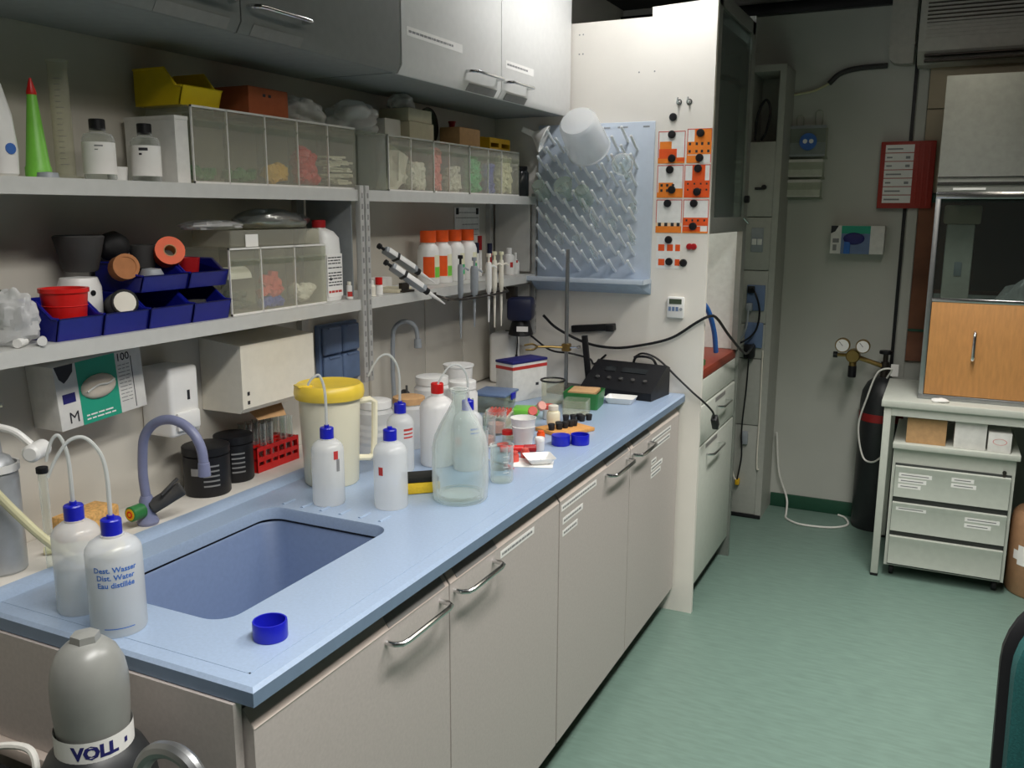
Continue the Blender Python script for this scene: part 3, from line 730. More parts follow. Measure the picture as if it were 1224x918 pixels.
def pile(name, mats, y0, y1, h, label, cat, n=26, size=.012, base=ZT+.006, shape='cap', x0=.122, x1=.168):
    """loose small parts heaped behind a clear front"""
    rnd = random.Random(int(y0*1000)); g = G()
    for i in range(n):
        x = rnd.uniform(x0+size, x1-size); y = rnd.uniform(y0+size, y1-size); z = base+size*.6+(h-size*1.2)*rnd.random()**1.3
        Mx = Matrix.Translation((x, y, z)) @ Matrix.Rotation(rnd.uniform(0, 6.3), 4, 'Z') @ Matrix.Rotation(rnd.uniform(-.9, .9), 4, 'X')
        if shape == 'cap': q = G().cyl(size*.6, -size*.45, size*.45, n=8)
        elif shape == 'rod': q = G().box(-size*3.2, size*3.2, -size*.14, size*.14, -size*.14, size*.14)
        elif shape == 'sheet': q = G().box(-.0008, .0008, -size*1.6, size*1.6, -size*1.6, size*1.6)
        else: q = G().blob(size*.8, size*.6, size*.5, amp=.4, n=8, m=5, seed=i)
        g.merge(q, Mx)
    for k, v in enumerate(g.v): g.v[k] = (min(max(v[0], x0), x1), min(max(v[1], y0), y1), max(v[2], base))
    return solo(name, g, mats, label, cat, kind='stuff')
Yc = [YA, YA+.108, YA+.237, YA+.357, YA+.482, YA+.607]
pile('stopper_pile', 'green_plastic', Yc[0]+.005, Yc[1]-.005, .035, 'few dark green stoppers at the bottom of the first tilt bin', 'stoppers', 16, .018)
pile('stopper_pile', 'green_plastic', Yc[1]+.005, Yc[2]-.005, .035, 'low layer of green stoppers in the second tilt bin', 'stoppers', 26, .018)
pile('plug_pile', 'yellow', Yc[2]+.004, Yc[3]-.005, .055, 'yellow plugs heaped in the third tilt bin', 'plugs', 22, .026, shape='cap')
pile('clip_pile', 'red', Yc[3]+.005, Yc[4]-.005, .105, 'red joint clips heaped in the fourth tilt bin', 'clips', 34, .026, shape='blob')
pile('straw_pile', 'straw', Yc[4]+.004, Yc[5]-.005, .09, 'white plastic sticks leaning in the fifth tilt bin', 'sticks', 40, .016, shape='rod')
pile('paper_pile', 'paper', 2.29, 2.405, .12, 'pale folded papers in the clear tilt bin', 'papers', 7, .028, shape='sheet')
pile('cap_pile', 'white_pl', 2.413, 2.538, .09, 'small white caps heaped in the clear tilt bin', 'caps', 70, .018)
pile('cap_pile', 'clip_pink', 2.551, 2.643, .14, 'pink caps heaped in the clear tilt bin', 'caps', 110, .018)
pile('cap_pile', 'carton', 2.651, 2.778, .09, 'off-white caps in the bin beside the pink ones', 'caps', 70, .018)
pile('cap_pile', 'clip_green', 2.796, 2.926, .13, 'bright green caps heaped in the clear tilt bin', 'caps', 120, .018)
pile('cap_pile', 'clip_blue', 2.934, 3.034, .11, 'blue caps heaped in the clear tilt bin', 'caps', 80, .018)
pile('cap_pile', 'clip_pale', 3.042, 3.184, .145, 'pale yellow caps heaped in the end tilt bin', 'caps', 130, .018)

# things on top of the tilt bins
ZB = ZT+.1685
def stacking_bin(name, m, W, Dp, H, lip, loc, rz, label, grp):
    """open-fronted hopper bin, front towards +x; W along y"""
    t = thing(name, label, 'storage bin', loc, rz, grp)
    th = .003
    side = [(-Dp/2, 0), (Dp/2-.012, 0), (Dp/2, lip), (Dp/2-.02, lip), (Dp*.14, H), (-Dp/2, H)]
    for q in (-1, 1):
        s = mk('side_wall', G().ext(side, q*W/2, q*(W/2-th), 'xz'), m, t)
        mk('rim', G().tube([(Dp/2-.002, q*W/2, lip), (Dp/2-.02, q*W/2, lip+.001), (Dp*.14, q*W/2, H), (-Dp/2, q*W/2, H)], .003, 6), m, s)
    mk('bottom', G().box(-Dp/2, Dp/2-.012, -W/2+th, W/2-th, 0, th), m, t)
    mk('back_wall', G().box(-Dp/2, -Dp/2+th, -W/2+th, W/2-th, th, H), m, t)
    mk('front_lip', G().ext([(Dp/2-.015, th), (Dp/2-.012, .0), (Dp/2, lip), (Dp/2+.004, lip+.002), (Dp/2-.003, lip+.001)], -W/2, W/2, 'xz'), m, t)
    return t
stacking_bin('yellow_stacking_bin', 'yellow_bin', .118, .145, .078, .038, (.093, 1.562, ZB), 0, 'yellow open-front stacking bin on top of the clear tilt bins', None)
def carton(name, m, x0, x1, y0, y1, z0, h, label, tape=None, rz=0.0, cat='box'):
    t = thing(name, label, cat, ((x0+x1)/2, (y0+y1)/2, z0), rz)
    a, b = (x1-x0)/2, (y1-y0)/2
    mk('body', G().box(-a, a, -b, b, 0, h, .002), m, t)
    mk('flap', G().box(-a+.001, a-.001, -b+.001, -.001, h, h+.0015).box(-a+.001, a-.001, .001, b-.001, h, h+.0015), m, t)
    if tape: mk('tape', G().box(-a-.0004, a+.0004, -.012, .012, h*.7, h+.0022), tape, t)
    return t
t = carton('cardboard_box', 'cardboard_red', .02, .135, 1.742, 1.888, ZB, .068, 'reddish brown cardboard box behind the yellow bin')
mk('hand_hole', G().box(.0576, .058, -.022, -.012, .048, .055).box(.0576, .058, -.002, .008, .048, .055), 'ink', t)
def bag(rx, ry, rz, loc, label, seed, m='bag', amp=.35):
    o = mk('plastic_bag', G().blob(rx, ry, rz, (0, 0, rz*.72), amp, 5, 40, 24, flat=rz*.72, seed=seed), m, None, 80); o.location = loc
    return tag(o, label, 'bag')
bag(.055, .075, .038, (.10, 1.975, ZB), 'crumpled clear plastic bag beside the brown cardboard box', 3)
bag(.055, .085, .050, (.10, 2.215, ZT+.165), 'crumpled clear plastic bag lying over the acrylic box', 8)
solo('small_carton', G().box(-.03, .03, -.03, .03, 0, .03, .002), 'carton', 'small white carton under the edge of the plastic bags', 'box', (.05, 1.925, ZB))
ZC = ZT+.1645
carton('white_box', 'carton', .06, .125, 2.345, 2.432, ZC, .052, 'small white carton between the bags and the beige boxes')
carton('beige_box', 'carton_beige', .03, .145, 2.452, 2.600, ZC, .052, 'beige carton, lower one of the stacked pair')
carton('beige_box', 'carton_beige', .03, .140, 2.455, 2.596, ZC+.0545, .038, 'beige carton, upper one of the stacked pair')
bag(.035, .05, .028, (.085, 2.50, ZC+.0945), 'small clear bag on the stacked beige cartons', 12, amp=.3)
t = thing('round_basket', 'dark round dish standing behind the tan cardboard box', 'dish', (.035, 2.725, ZC))
mk('disc', G().lathe([(0, 0), (.058, 0), (.062, .01), (.062, .014), (.056, .012), (.05, .004), (0, .004)], n=28).xf(Matrix.Translation((0, 0, .062)) @ Matrix.Rotation(PI/2, 4, 'Y')), 'olive', t)
mk('ring', G().tube([(.016, .061*math.cos(a), .062+.061*math.sin(a)) for a in [2*PI*i/28 for i in range(28)]], .0028, 6, closed=True), 'dark_metal', t)
carton('tan_box', 'cardboard_tan', .07, .150, 2.765, 2.915, ZC, .060, 'tan cardboard box with a red stopper on it')
t = thing('red_stopper', 'red rubber stopper on the tan cardboard box', 'stopper', (.10, 2.80, ZC+.0625))
mk('plug', G().cyl(.009, 0, .016, r1=.012, b=.001), 'deep_red', t); mk('rim', G().cyl(.0135, .016, .021, b=.001), 'deep_red', t)
t = thing('tube_rack', 'yellow plastic tube rack over the end tilt bin', 'rack', (.085, 3.105, ZC))
mk('top_plate', G().box(-.05, .05, -.085, .085, .038, .046, .001), 'yellow', t)
mk('end_leg', G().box(-.05, .05, -.085, -.078, 0, .038), 'yellow', t); mk('end_leg', G().box(-.05, .05, .078, .085, 0, .038), 'yellow', t)
mk('front_rail', G().box(.044, .05, -.078, .078, 0, .012).box(.044, .05, -.078, .078, .028, .038).box(.044, .05, -.012, .012, .012, .028), 'yellow', t)
for i in range(4): mk('tube_collar', G().lathe([(.014, .046), (.016, .046), (.016, .05), (.012, .05), (.012, .047)], (0, -.06+.04*i, 0), 14), 'yellow', t)
t = thing('dark_bottle', 'dark glass jar at the panel end of the upper shelf', 'jar', (.145, 3.262, ZT))
mk('body', G().lathe([(0, 0), (.033, 0), (.035, .005), (.035, .09), (.028, .10), (0, .10)], n=20), 'dark_glass', t); mk('lid', G().cyl(.03, .10, .116, b=.002), 'black', t)
# ------------------------------------------------------------------ middle shelf
bins = []
BL = ['blue stacking bin in the lower row holding the red rubber cup', 'blue stacking bin in the lower row with the cream-ended roll', 'empty-looking blue stacking bin under the orange tape roll', 'blue stacking bin at the foot of the stack beside the clear tilt bins']
for i, (y, wd) in enumerate([(1.183, .100), (1.292, .108), (1.412, .118), (1.532, .112)]):
    bins.append(stacking_bin('blue_stacking_bin', 'blue_bin', wd, .165, .072, .043, (.107, y, ZM), 0, BL[i], 'blue stacking bins on the middle shelf'))
UB = ['blue stacking bin in the upper row with the orange tape', 'blue stacking bin in the upper row with the red cup']
for i, (y, wd) in enumerate([(1.418, .124), (1.548, .118)]):
    stacking_bin('blue_stacking_bin', 'blue_bin', wd, .145, .060, .034, (.098, y, ZM+.0755), 0, UB[i], 'blue stacking bins on the middle shelf')
t = thing('rubber_adapter', 'red ribbed rubber cup in the near blue bin', 'rubber cup', (.138, 1.188, ZM+.0035+.03))
mk('cup', G().lathe([(0, 0), (.036, 0), (.038, .004), (.043, .055), (.046, .056), (.046, .064), (.040, .064), (.034, .01), (0, .01)], n=26), 'red', t)
mk('rib', G().tube([(.0405*math.cos(a), .0405*math.sin(a), .03) for a in [2*PI*i/24 for i in range(24)]], .0014, 5, closed=True), 'red', t)
solo('rubber_cone', G().lathe([(0, 0), (.030, 0), (.034, .004), (.050, .072), (.046, .075), (.03, .02), (0, .02)], n=26), 'grey_rubber', 'large dark grey rubber cone resting on the white two-hole cap', 'rubber cone', (.062, 1.292, 1.463))
t = thing('two_hole_cap', 'white plastic cap with two black holes among the rubber parts', 'cap', (.072, 1.276, ZM+.0045))
mk('body', G().lathe([(0, 0), (.040, 0), (.043, .006), (.043, .085), (.036, .105), (0, .108)], n=26), 'white_pl', t)
for a in (-.75, -.05): mk('hole', G().cyl(.006, .0, .0015, n=10).xf(Matrix.Translation((.0425*math.cos(a), .0425*math.sin(a), .075)) @ Matrix.Rotation(a, 4, 'Z') @ Matrix.Rotation(PI/2, 4, 'Y')), 'black', t)
t = thing('dark_roll', 'black roll with cream end face lying in a blue bin', 'roll', (.143, 1.318, ZM+.054)); t.rotation_euler = (0, math.radians(78), math.radians(-28))
mk('roll', G().cyl(.028, -.045, .03, n=22, b=.003), 'rubber', t); mk('end_face', G().cyl(.022, .03, .0315, n=20), 'cream', t)
t = thing('brown_roll', 'brown parcel tape roll leaning on the black one', 'roll', (.120, 1.350, 1.470)); t.rotation_euler = (0, math.radians(80), math.radians(-25))
mk('roll', G().lathe([(.02, -.02), (.027, -.02), (.027, .022), (.02, .022), (.02, -.02)], n=22), 'cardboard', t); mk('core', G().cyl(.02, -.018, .0205, n=18), 'cardboard', t)
solo('rubber_ball', G().blob(.032, .035, .032, (0, 0, .03), .12, 3, flat=.029), 'rubber', 'black rubber lump at the rear of the blue bins', 'rubber part', (.045, 1.392, 1.481))
solo('rubber_cup', G().lathe([(0, 0), (.024, 0), (.030, .05), (.026, .05), (.02, .006), (0, .006)], n=22), 'grey_rubber', 'dark grey rubber cup standing behind the orange tape', 'rubber cup', (.066, 1.452, 1.463))
t = thing('tape_roll', 'orange tape roll in the upper blue bin', 'tape', (.116, 1.480, 1.496)); t.rotation_euler = (0, math.radians(72), math.radians(-35))
mk('tape', G().lathe([(.014, -.02), (.032, -.02), (.032, .02), (.014, .02), (.014, -.02)], n=24), 'orange', t); mk('core', G().lathe([(.012, -.02), (.0138, -.02), (.0138, .02), (.012, .02), (.012, -.02)], n=18), 'cardboard_tan', t)
solo('red_cup', G().lathe([(0, 0), (.022, 0), (.030, .060), (.027, .060), (.019, .004), (0, .004)], n=20), 'deep_red', 'dark red plastic cup in the upper blue bin', 'cup', (.098, 1.548, ZM+.0795))
solo('grey_plug', G().lathe([(0, 0), (.022, 0), (.026, .03), (.02, .042), (0, .045)], n=18), 'grey_pl', 'rounded grey plug in front of the orange tape', 'plug', (.132, 1.412, ZM+.0795))
solo('tissue_roll', G().blob(.03, .022, .018, (0, 0, .014), .2, 4, 14, 8, flat=.013, seed=4), 'grey_pl', 'crumpled grey tissue in the lower blue bin', 'tissue', (.13, 1.425, ZM+.004))
solo('olive_box', G().box(-.045, .045, -.05, .05, 0, .095, .004), 'olive', 'dark green box behind the near blue bin', 'box', (.047, 1.075, ZM))
solo('film_bag', G().blob(.045, .040, .055, (0, 0, .044), .28, 5, 40, 24, flat=.044, seed=21), 'bag', 'crumpled clear film bag right beside the near blue bin', 'bag', (.135, 1.078, ZM))
for i, (x, y, a) in enumerate([(.168, 1.075, .5), (.176, 1.105, .9)]):
    solo('paper_roll', G().lathe([(0, 0), (.007, 0), (.0085, .02), (.0085, .03), (0, .03)], n=12).xf(Matrix.Translation((0, 0, .0086)) @ Matrix.Rotation(PI/2, 4, 'X')), 'white_pl', 'short white plastic tube before the clear bag', 'tube', (x, y, ZM), a, 'white tubes on the shelf edge')

solo('rubber_bung', G().lathe([(0, 0), (.018, 0), (.024, .035), (.022, .038), (0, .038)], n=20), 'rubber', 'black rubber bung behind the brown roll', 'rubber part', (.052, 1.452, ZM+.0795), 0)
solo('rubber_sleeve', G().lathe([(.012, 0), (.02, 0), (.02, .04), (.012, .04), (.012, 0)], n=20).xf(Matrix.Translation((0, 0, .0205)) @ Matrix.Rotation(PI/2, 4, 'Y')), 'grey_rubber', 'dark rubber sleeve lying in the blue bin beside the tilt bins', 'rubber part', (.11, 1.53, ZM+.004), .6)
# clear three-part tilt bin with trays and foil on it
tilt_bins((.172, 1.604, ZM), [.108, .127, .128], .160, .135, 'three compartment clear tilt bin beside the blue stacking bins')
solo('white_scoop', shell([[(.03*math.cos(a), k*.085, .028*math.sin(a)) for a in [PI*i/10 for i in range(11)]] + [(.027*math.cos(a), k*.085, .025*math.sin(a)) for a in [PI-PI*i/10 for i in range(11)]] for k in (0, 1)], True), 'white_pl', 'white curved plastic scoop in the clear tilt bin', 'scoop', (.125, 1.615, ZM+.085))
pile('adapter_pile', 'olive', 1.61, 1.705, .055, 'olive adapters at the bottom of the clear tilt bin', 'adapters', 10, .018, ZM+.006, 'blob')
pile('cap_pile', 'dusty_red', 1.718, 1.83, .07, 'pinkish screw caps in the clear tilt bin', 'caps', 16, .022, ZM+.03)
pile('cap_pile', 'clip_blue', 1.718, 1.83, .03, 'blue screw caps at the bottom of the clear tilt bin', 'caps', 26, .018, ZM+.006)
pile('strip_pile', 'carton', 1.845, 1.955, .06, 'cream plastic strips in the clear tilt bin', 'strips', 18, .024, ZM+.006, 'blob')
solo('clear_tray', tray(.125, .34, .04, .006, .002), 'acrylic', 'long clear plastic tray lying on the tilt bins', 'tray', (.095, 1.80, ZM+.1605))
solo('foil_pack', G().blob(.052, .125, .03, (0, 0, .018), .22, 4, 36, 16, flat=.017, seed=41), 'foil', 'silver foil pack on the clear tray', 'foil pack', (.09, 1.86, ZM+.202))
solo('film_sheet', G().blob(.045, .09, .014, (0, 0, .008), .3, 5, 30, 12, flat=.008, seed=43), 'bag', 'flat clear film bag beside the foil pack', 'bag', (.085, 1.645, ZM+.202))
solo('tray_label', G().box(0, .0006, -.022, .022, 0, .03), 'label', 'blank white card leaning on the clear tray', 'card', (.160, 1.70, ZM+.1605))
def jerry(loc, w, d, h, label, capm):
    t = thing('chemical_bottle', label, 'bottle', loc)
    def rg(s, z, dx=0, dy=0): return [(a*s+dx, b*s+dy, z) for a, b in rrect(d, w, .02, 5)]
    mk('body', shell_full([rg(.94, 0), rg(1, .006), rg(1, h*.62), rg(.95, h*.78), rg(.72, h*.86, 0, -w*.06), rg(.36, h*.9, 0, -w*.12), rg(.30, h*.93, 0, -w*.12)]), 'bottle_white', t)
    mk('cap', G().cyl(.019, h*.905, h, (0, -w*.12, 0), 20, b=.002), capm, t)
    return t
t = jerry((.115, 2.030, ZM), .082, .085, .222, 'white chemical bottle with red cap and printed label beside the tilt bin', 'deep_red')
lb = mk('label', G().box(.0427, .0431, -.034, .034, .012, .130), 'label', t)
mk('label_print', lines_x(.0432, -.03, .03, [.12, .112, .104, .092, .078, .07, .062, .052, .044], .003, 9), 'ink', lb)
mk('label_print', lines_x(.0432, -.03, .03, [.026], .006, 3), 'ink_red', lb)
mk('hazard_mark', G().ext([(-.026, .058), (-.014, .058), (-.02, .068)], .0433, .0436, 'yz'), 'ink', lb)
t = thing('glue_tube', 'small white tube with red print beside the shelf post', 'tube', (.165, 2.086, ZM))
mk('body', G().cyl(.010, 0, .04, n=16, b=.002), 'white_pl', t); mk('cap', G().cyl(.007, .04, .05, n=14, b=.001), 'cream', t); mk('red_print', wrap(.0104, -1.6, .3, .008, .022, 8), 'ink_red', t)

# right bay
t = thing('dropper_bottle', 'small cream dropper bottle right of the shelf post', 'bottle', (.165, 2.195, ZM))
mk('body', G().lathe([(0, 0), (.012, 0), (.012, .028), (.006, .034), (0, .034)], n=16), 'cream', t); mk('cap', G().cyl(.006, .034, .046, n=12, b=.001), 'white_pl', t)
t = thing('glue_bottle', 'small white bottle with red cap beside the cream dropper', 'bottle', (.16, 2.240, ZM))
mk('body', G().lathe([(0, 0), (.012, 0), (.012, .026), (.008, .030), (0, .030)], n=16), 'white_pl', t); mk('cap', G().cyl(.011, .030, .052, n=14, b=.001), 'red', t)
solo('note_pad', G().box(-.05, .05, -.06, .06, 0, .010, .001), 'carton_beige', 'flat beige note pad on the right shelf bay', 'note pad', (.12, 2.36, ZM), .2)
solo('paper_bundle', G().box(-.03, .03, -.05, .05, 0, .038, .004), 'carton', 'folded paper bundle by the rear wall of the right shelf bay', 'paper', (.05, 2.39, ZM), .1)
# two hand pipettes leaning out over the shelf edge
def leaning_pipette(loc, rot, label):
    t = thing('repeat_pipette', label, 'pipette', loc, 0, 'leaning hand pipettes'); t.rotation_euler = rot
    mk('body', G().box(-.013, .013, -.010, .010, .055, .190, .004), 'grey_pl', t)
    mk('front_plate', G().box(.0131, .0145, -.0085, .0085, .07, .135, .001).box(.0131, .0145, -.0085, .0085, .145, .18, .001), 'white_pl', t)
    mk('plunger', G().cyl(.005, .19, .205, n=10).cyl(.009, .205, .215, n=14, b=.001), 'black', t)
    mk('grip', G().box(-.015, .0155, -.0115, .0115, .135, .146, .003), 'black', t)
    mk('collar', G().cyl(.011, .040, .056, n=16, b=.001), 'black', t)
    mk('tip', G().lathe([(0, -.03), (.002, -.03), (.0065, .03), (.0065, .041), (0, .041)], n=12), 'white_pl', t)
    return t
def look(d, face):
    """rotation with local z along d and local x turned towards face"""
    z = Vector(d).normalized(); f = Vector(face); x = (f-z*f.dot(z)).normalized(); y = z.cross(x)
    return Matrix((x, y, z)).transposed().to_euler()
leaning_pipette((.255, 2.425, 1.318), look((-.15, -.235, .19), (1, -.6, .6)), 'grey and white hand pipette leaning over the shelf edge, tip lowest')
leaning_pipette((.190, 2.475, 1.377), look((-.10, -.235, .15), (1, -.6, .6)), 'grey and white hand pipette leaning over the shelf, nearer the orange capped bottles')
st = thing('pipette_cradle', 'small dark cradle under the leaning pipettes', 'stand', (.172, 2.36, ZM))
mk('foot', G().box(-.02, .02, -.03, .03, 0, .006, .001), 'dark_metal', st); mk('prop', G().box(-.006, .006, -.02, .02, .006, .028), 'dark_metal', st)
OB = ['white bottle with orange cap and orange label, nearest the shelf post', 'white bottle with orange cap, second from the shelf post', 'white bottle with orange cap and green label, third from the shelf post', 'white bottle with orange cap beside the hanging pipettes']
for i, y in enumerate((2.648, 2.735, 2.828, 2.922)):
    b = reagent_bottle((.088, y, ZM), .182, .038, 'orange', 'bottle_white', OB[i], .040, .62, False, 'orange capped bottles', .72, .16)
    if i in (0, 1): mk('orange_label', wrap(.0385, -1.5, -.45, .025, .095, 12), 'orange', b)
    mk('label', wrap(.0384, -.43, .55, .02, .10, 12), 'clip_pale', b)
    mk('green_print', wrap(.0388, -.40, .35, .025, .06, 10), 'clip_green' if i > 1 else 'green_cone', b)
sh = thing('wall_chart', 'white chart with rows of print on the wall behind the orange capped bottles', 'notice', (.002, 2.985, 1.46))
mk('sheet', G().box(0, .001, 0, .20, 0, .145), 'paper', sh)
mk('chart_print', lines_x(.0012, .01, .19, [.125, .105], .003, 2).merge(lines_x(.0012, .06, .19, [.08, .06, .04], .003, 6)), 'ink_grey', sh)
mk('clip', G().box(.001, .006, .012, .024, .118, .142).box(.001, .006, .172, .184, .118, .142), 'black', sh)
m = thing('marker_pen', 'dark red marker pen standing behind the pipettes', 'pen', (.06, 3.08, ZM))
mk('barrel', G().cyl(.008, 0, .10, n=14), 'white_pl', m); mk('cap', G().cyl(.0088, .10, .155, n=14, b=.001), 'deep_red', m)
m = thing('marker_pen', 'black capped marker pen standing behind the pipettes', 'pen', (.07, 3.035, ZM))
mk('barrel', G().cyl(.009, 0, .09, n=14), 'white_pl', m); mk('cap', G().cyl(.0098, .09, .13, n=14, b=.001), 'navy', m)
m = thing('marker_pen', 'navy marker pen next to the dark red one', 'pen', (.08, 3.125, ZM))
mk('barrel', G().cyl(.009, 0, .085, n=14), 'deep_red', m); mk('cap', G().cyl(.0098, .085, .125, n=14, b=.001), 'navy', m)
b = reagent_bottle((.125, 3.205, ZM), .105, .021, 'white_pl', 'bottle_white', 'white bottle with red drop print beside the pipettes', .02, .5, False)
mk('red_print', wrap(.0214, -.9, -.3, .03, .05, 6), 'ink_red', b)
b = reagent_bottle((.125, 3.262, ZM), .085, .018, 'white_pl', 'bottle_white', 'small white dropper bottle in the corner by the end plate', .03, .5, False, capr=.35)
mk('red_print', wrap(.0184, -.9, -.5, .045, .055, 6), 'ink_red', b)
# pipette holder: dark wire shelf on the lip with five hanging pipettes
ph = thing('pipette_holder', 'dark wire pipette holder clipped to the shelf lip', 'holder', (0, 0, 0))
mk('wire', G().tube(cr([(.197, 2.50, 1.322), (.24, 2.52, 1.310), (.262, 2.60, 1.303), (.262, 2.88, 1.303), (.24, 2.95, 1.306), (.197, 2.97, 1.322)], 6), .004, 8).tube([(.232, 2.53, 1.304), (.232, 2.93, 1.304)], .003, 8), 'dark_metal', ph)
mk('clip', G().box(.196, .200, 2.49, 2.51, 1.312, 1.33).box(.196, .200, 2.96, 2.98, 1.312, 1.33), 'dark_metal', ph)
PL = ['grey pipette hanging nearest the leaning pipettes', 'wide grey pipette with side lever in the wire holder', 'white pipette with cream knob in the wire holder', 'slim cream pipette second from the far end of the holder', 'slim cream pipette at the far end of the holder']
for i, (y, zt_, zb_, m_) in enumerate([(2.588, 1.448, 1.172, 'grey_pl'), (2.685, 1.437, 1.20, 'grey_pl'), (2.792, 1.445, 1.204, 'white_pl'), (2.838, 1.450, 1.18, 'cream'), (2.891, 1.448, 1.18, 'cream')]):
    t = thing('pipette', PL[i], 'pipette', (.247, y, zb_), 0, 'pipettes in the wire holder'); H = zt_-zb_
    hb = 1.310-zb_
    wd = [.0095, .014, .011, .009, .009][i]
    mk('handle', G().lathe([(.004, hb-.004), (wd*.75, hb), (wd, hb+.02), (wd, H-.04), (wd*.8, H-.03), (0, H-.03)], n=14), m_, t)
    mk('finger_hook', G().tube([(-.0, .0, H-.05), (.012, .012, H-.042), (.02, .02, H-.05)], .004, 7), m_, t)
    mk('plunger', G().cyl(.004, H-.03, H-.012, n=10).cyl(.0085, H-.012, H, n=14, b=.001), ['black', 'grey_pl', 'cream', 'clip_pale', 'clip_pale'][i], t)
    mk('shaft', G().lathe([(0, 0), (.0022, 0), (.0048, hb*.6), (.0048, hb-.004), (0, hb-.004)], n=10), m_, t)
t = thing('clamp_lamp', 'dark navy clamp lamp head hanging below the far shelf end', 'lamp', (.20, 3.16, 1.11))
mk('head', G().box(-.05, .05, -.055, .055, .06, .15, .016), 'navy', t).rotation_euler = (0, 0, .3)
mk('shade', G().lathe([(.045, 0), (.05, .004), (.03, .075), (0, .08)], n=20), 'black', t)
mk('label', G().box(-.01, .035, -.0505, -.0496, .02, .04), 'label', t).rotation_euler = (0, 0, .3)
mk('bracket', G().box(-.06, -.02, -.015, .015, .14, .19, .003), 'dark_metal', t)

# ------------------------------------------------------------------ on the wall under the middle shelf
t = thing('glove_box', 'teal and white glove box with a gloved print under the middle shelf', 'glove box', (.0015, 1.195, 1.142)); 
gb = G().box(0, .085, 0, .22, 0, .135, .001); W = .085
t.rotation_euler = (math.radians(4), 0, 0)
mk('carton', gb, 'carton', t)
mk('teal_panel', G().box(W, W+.0005, .052, .150, .0, .135), 'teal_print', t)
mk('black_swoosh', G().ext([(.002, .135), (.046, .135), (.043, .118), (.03, .105), (.02, .098), (.010, .108)], W, W+.0006, 'yz'), 'ink', t)
mk('size_patch', G().box(W, W+.0006, .012, .042, .055, .075), 'ink_navy', t)
mk('size_letter', on_x(text_g('M', .034, 0), W+.0007, .033, .022), 'ink', t)
mk('count_print', on_x(text_g('100', .024, .0003), W+.0007, .170, .122), 'ink', t)
mk('text_rows', lines_x(W+.0003, .155, .185, [.105-.008*i for i in range(11)], .0015, 4), 'ink_grey', t)
mk('edge_line', G().box(W, W+.0006, .1905, .192, .005, .12), 'ink', t)
mk('slogan', lines_x(W+.0006, .062, .135, [.018, .010], .003, 14), 'label', t)
gl = mk('glove_opening', G().sph(.012, .044, .026, (W+.001, .100, .074), 20, 10), 'glove', t)
mk('tissue_fold', G().tube(cr([(W+.011, .064, .070), (W+.0145, .09, .080), (W+.0145, .115, .078), (W+.011, .134, .083)], 5), .0022, 6), 'carton', gl)
t = thing('soap_dispenser', 'white wall soap dispenser between glove box and paper towels', 'dispenser', (.0015, 1.515, 1.065))
mk('case', G().box(0, .098, -.045, .045, 0, .165, .010, 3), 'white_pl', t)
mk('level_window', G().box(.0982, .0987, .006, .014, .085, .108), 'ink', t)
mk('push_bar', G().box(.0982, .108, -.035, .035, .015, .06, .006), 'white_pl', t)
t = thing('paper_towel_dispenser', 'cream metal paper towel dispenser under the middle shelf', 'dispenser', (.0015, 1.665, 1.088))
mk('case', G().ext([(0, 0), (.125, .0), (.135, .012), (.135, .172), (0, .185)], 0, .285, 'xz'), 'cream', t)
mk('lock', G().box(.1352, .1362, .017, .025, .045, .054).box(.1352, .1362, .017, .025, .022, .031), 'ink', t)
mk('bottom_slot', G().box(.035, .10, .02, .265, -.002, -.0005), 'slot', t)
mk('towel_end', G().add([(.05, .09, -.003), (.06, .22, -.003), (.10, .20, -.045), (.09, .10, -.040), (.052, .09, -.0035), (.062, .22, -.0035), (.101, .20, -.0455), (.091, .10, -.0405)], [(0, 1, 2, 3), (7, 6, 5, 4), (0, 4, 5, 1), (1, 5, 6, 2), (2, 6, 7, 3), (3, 7, 4, 0)]), 'cardboard_tan', t)
t = thing('socket_block', 'block of four blue-grey socket covers on the wall beside the shelf post', 'socket', (.0015, 2.125, 1.062))
mk('base_plate', G().box(0, .018, 0, .195, 0, .19, .004), 'socket_blue', t)
for a in (0, 1):
    for c in (0, 1):
        s = mk('socket_cover', G().box(.018, .034, .008+.092*a, .095+.092*a, .008+.09*c, .093+.09*c, .008, 3), 'socket_blue', t)
        mk('hinge', G().box(.030, .038, .025+.092*a, .078+.092*a, .086+.09*c, .093+.09*c, .002), 'socket_blue', s)
# ------------------------------------------------------------------ bench top
ZW, ZL = .9005, .9055
def ribbed_cap(r, h, z, n=32):
    g = G(); vs, fs = [], []
    pr = [(.0, z+h), (r*.9, z+h), (r, z+h-.002), (r, z), (0, z)]
    rows = []
    for q, (rr, zz) in enumerate(pr):
        if rr == 0: rows.append([len(vs)]); vs.append((0, 0, zz)); continue
        rows.append(list(range(len(vs), len(vs)+n)))
        for i in range(n):
            k = rr*(1-.03*(i % 2)) if q in (2, 3) else rr; a = 2*PI*i/n; vs.append((k*math.cos(a), k*math.sin(a), zz))
    for a, b in zip(rows[:-1], rows[1:]):
        for i in range(n):
            j = (i+1) % n
            if len(a) == 1: fs.append((a[0], b[i], b[j]))
            elif len(b) == 1: fs.append((a[i], a[j], b[0]))
            else: fs.append((a[i], a[j], b[j], b[i]))
    return g.add(vs, fs)
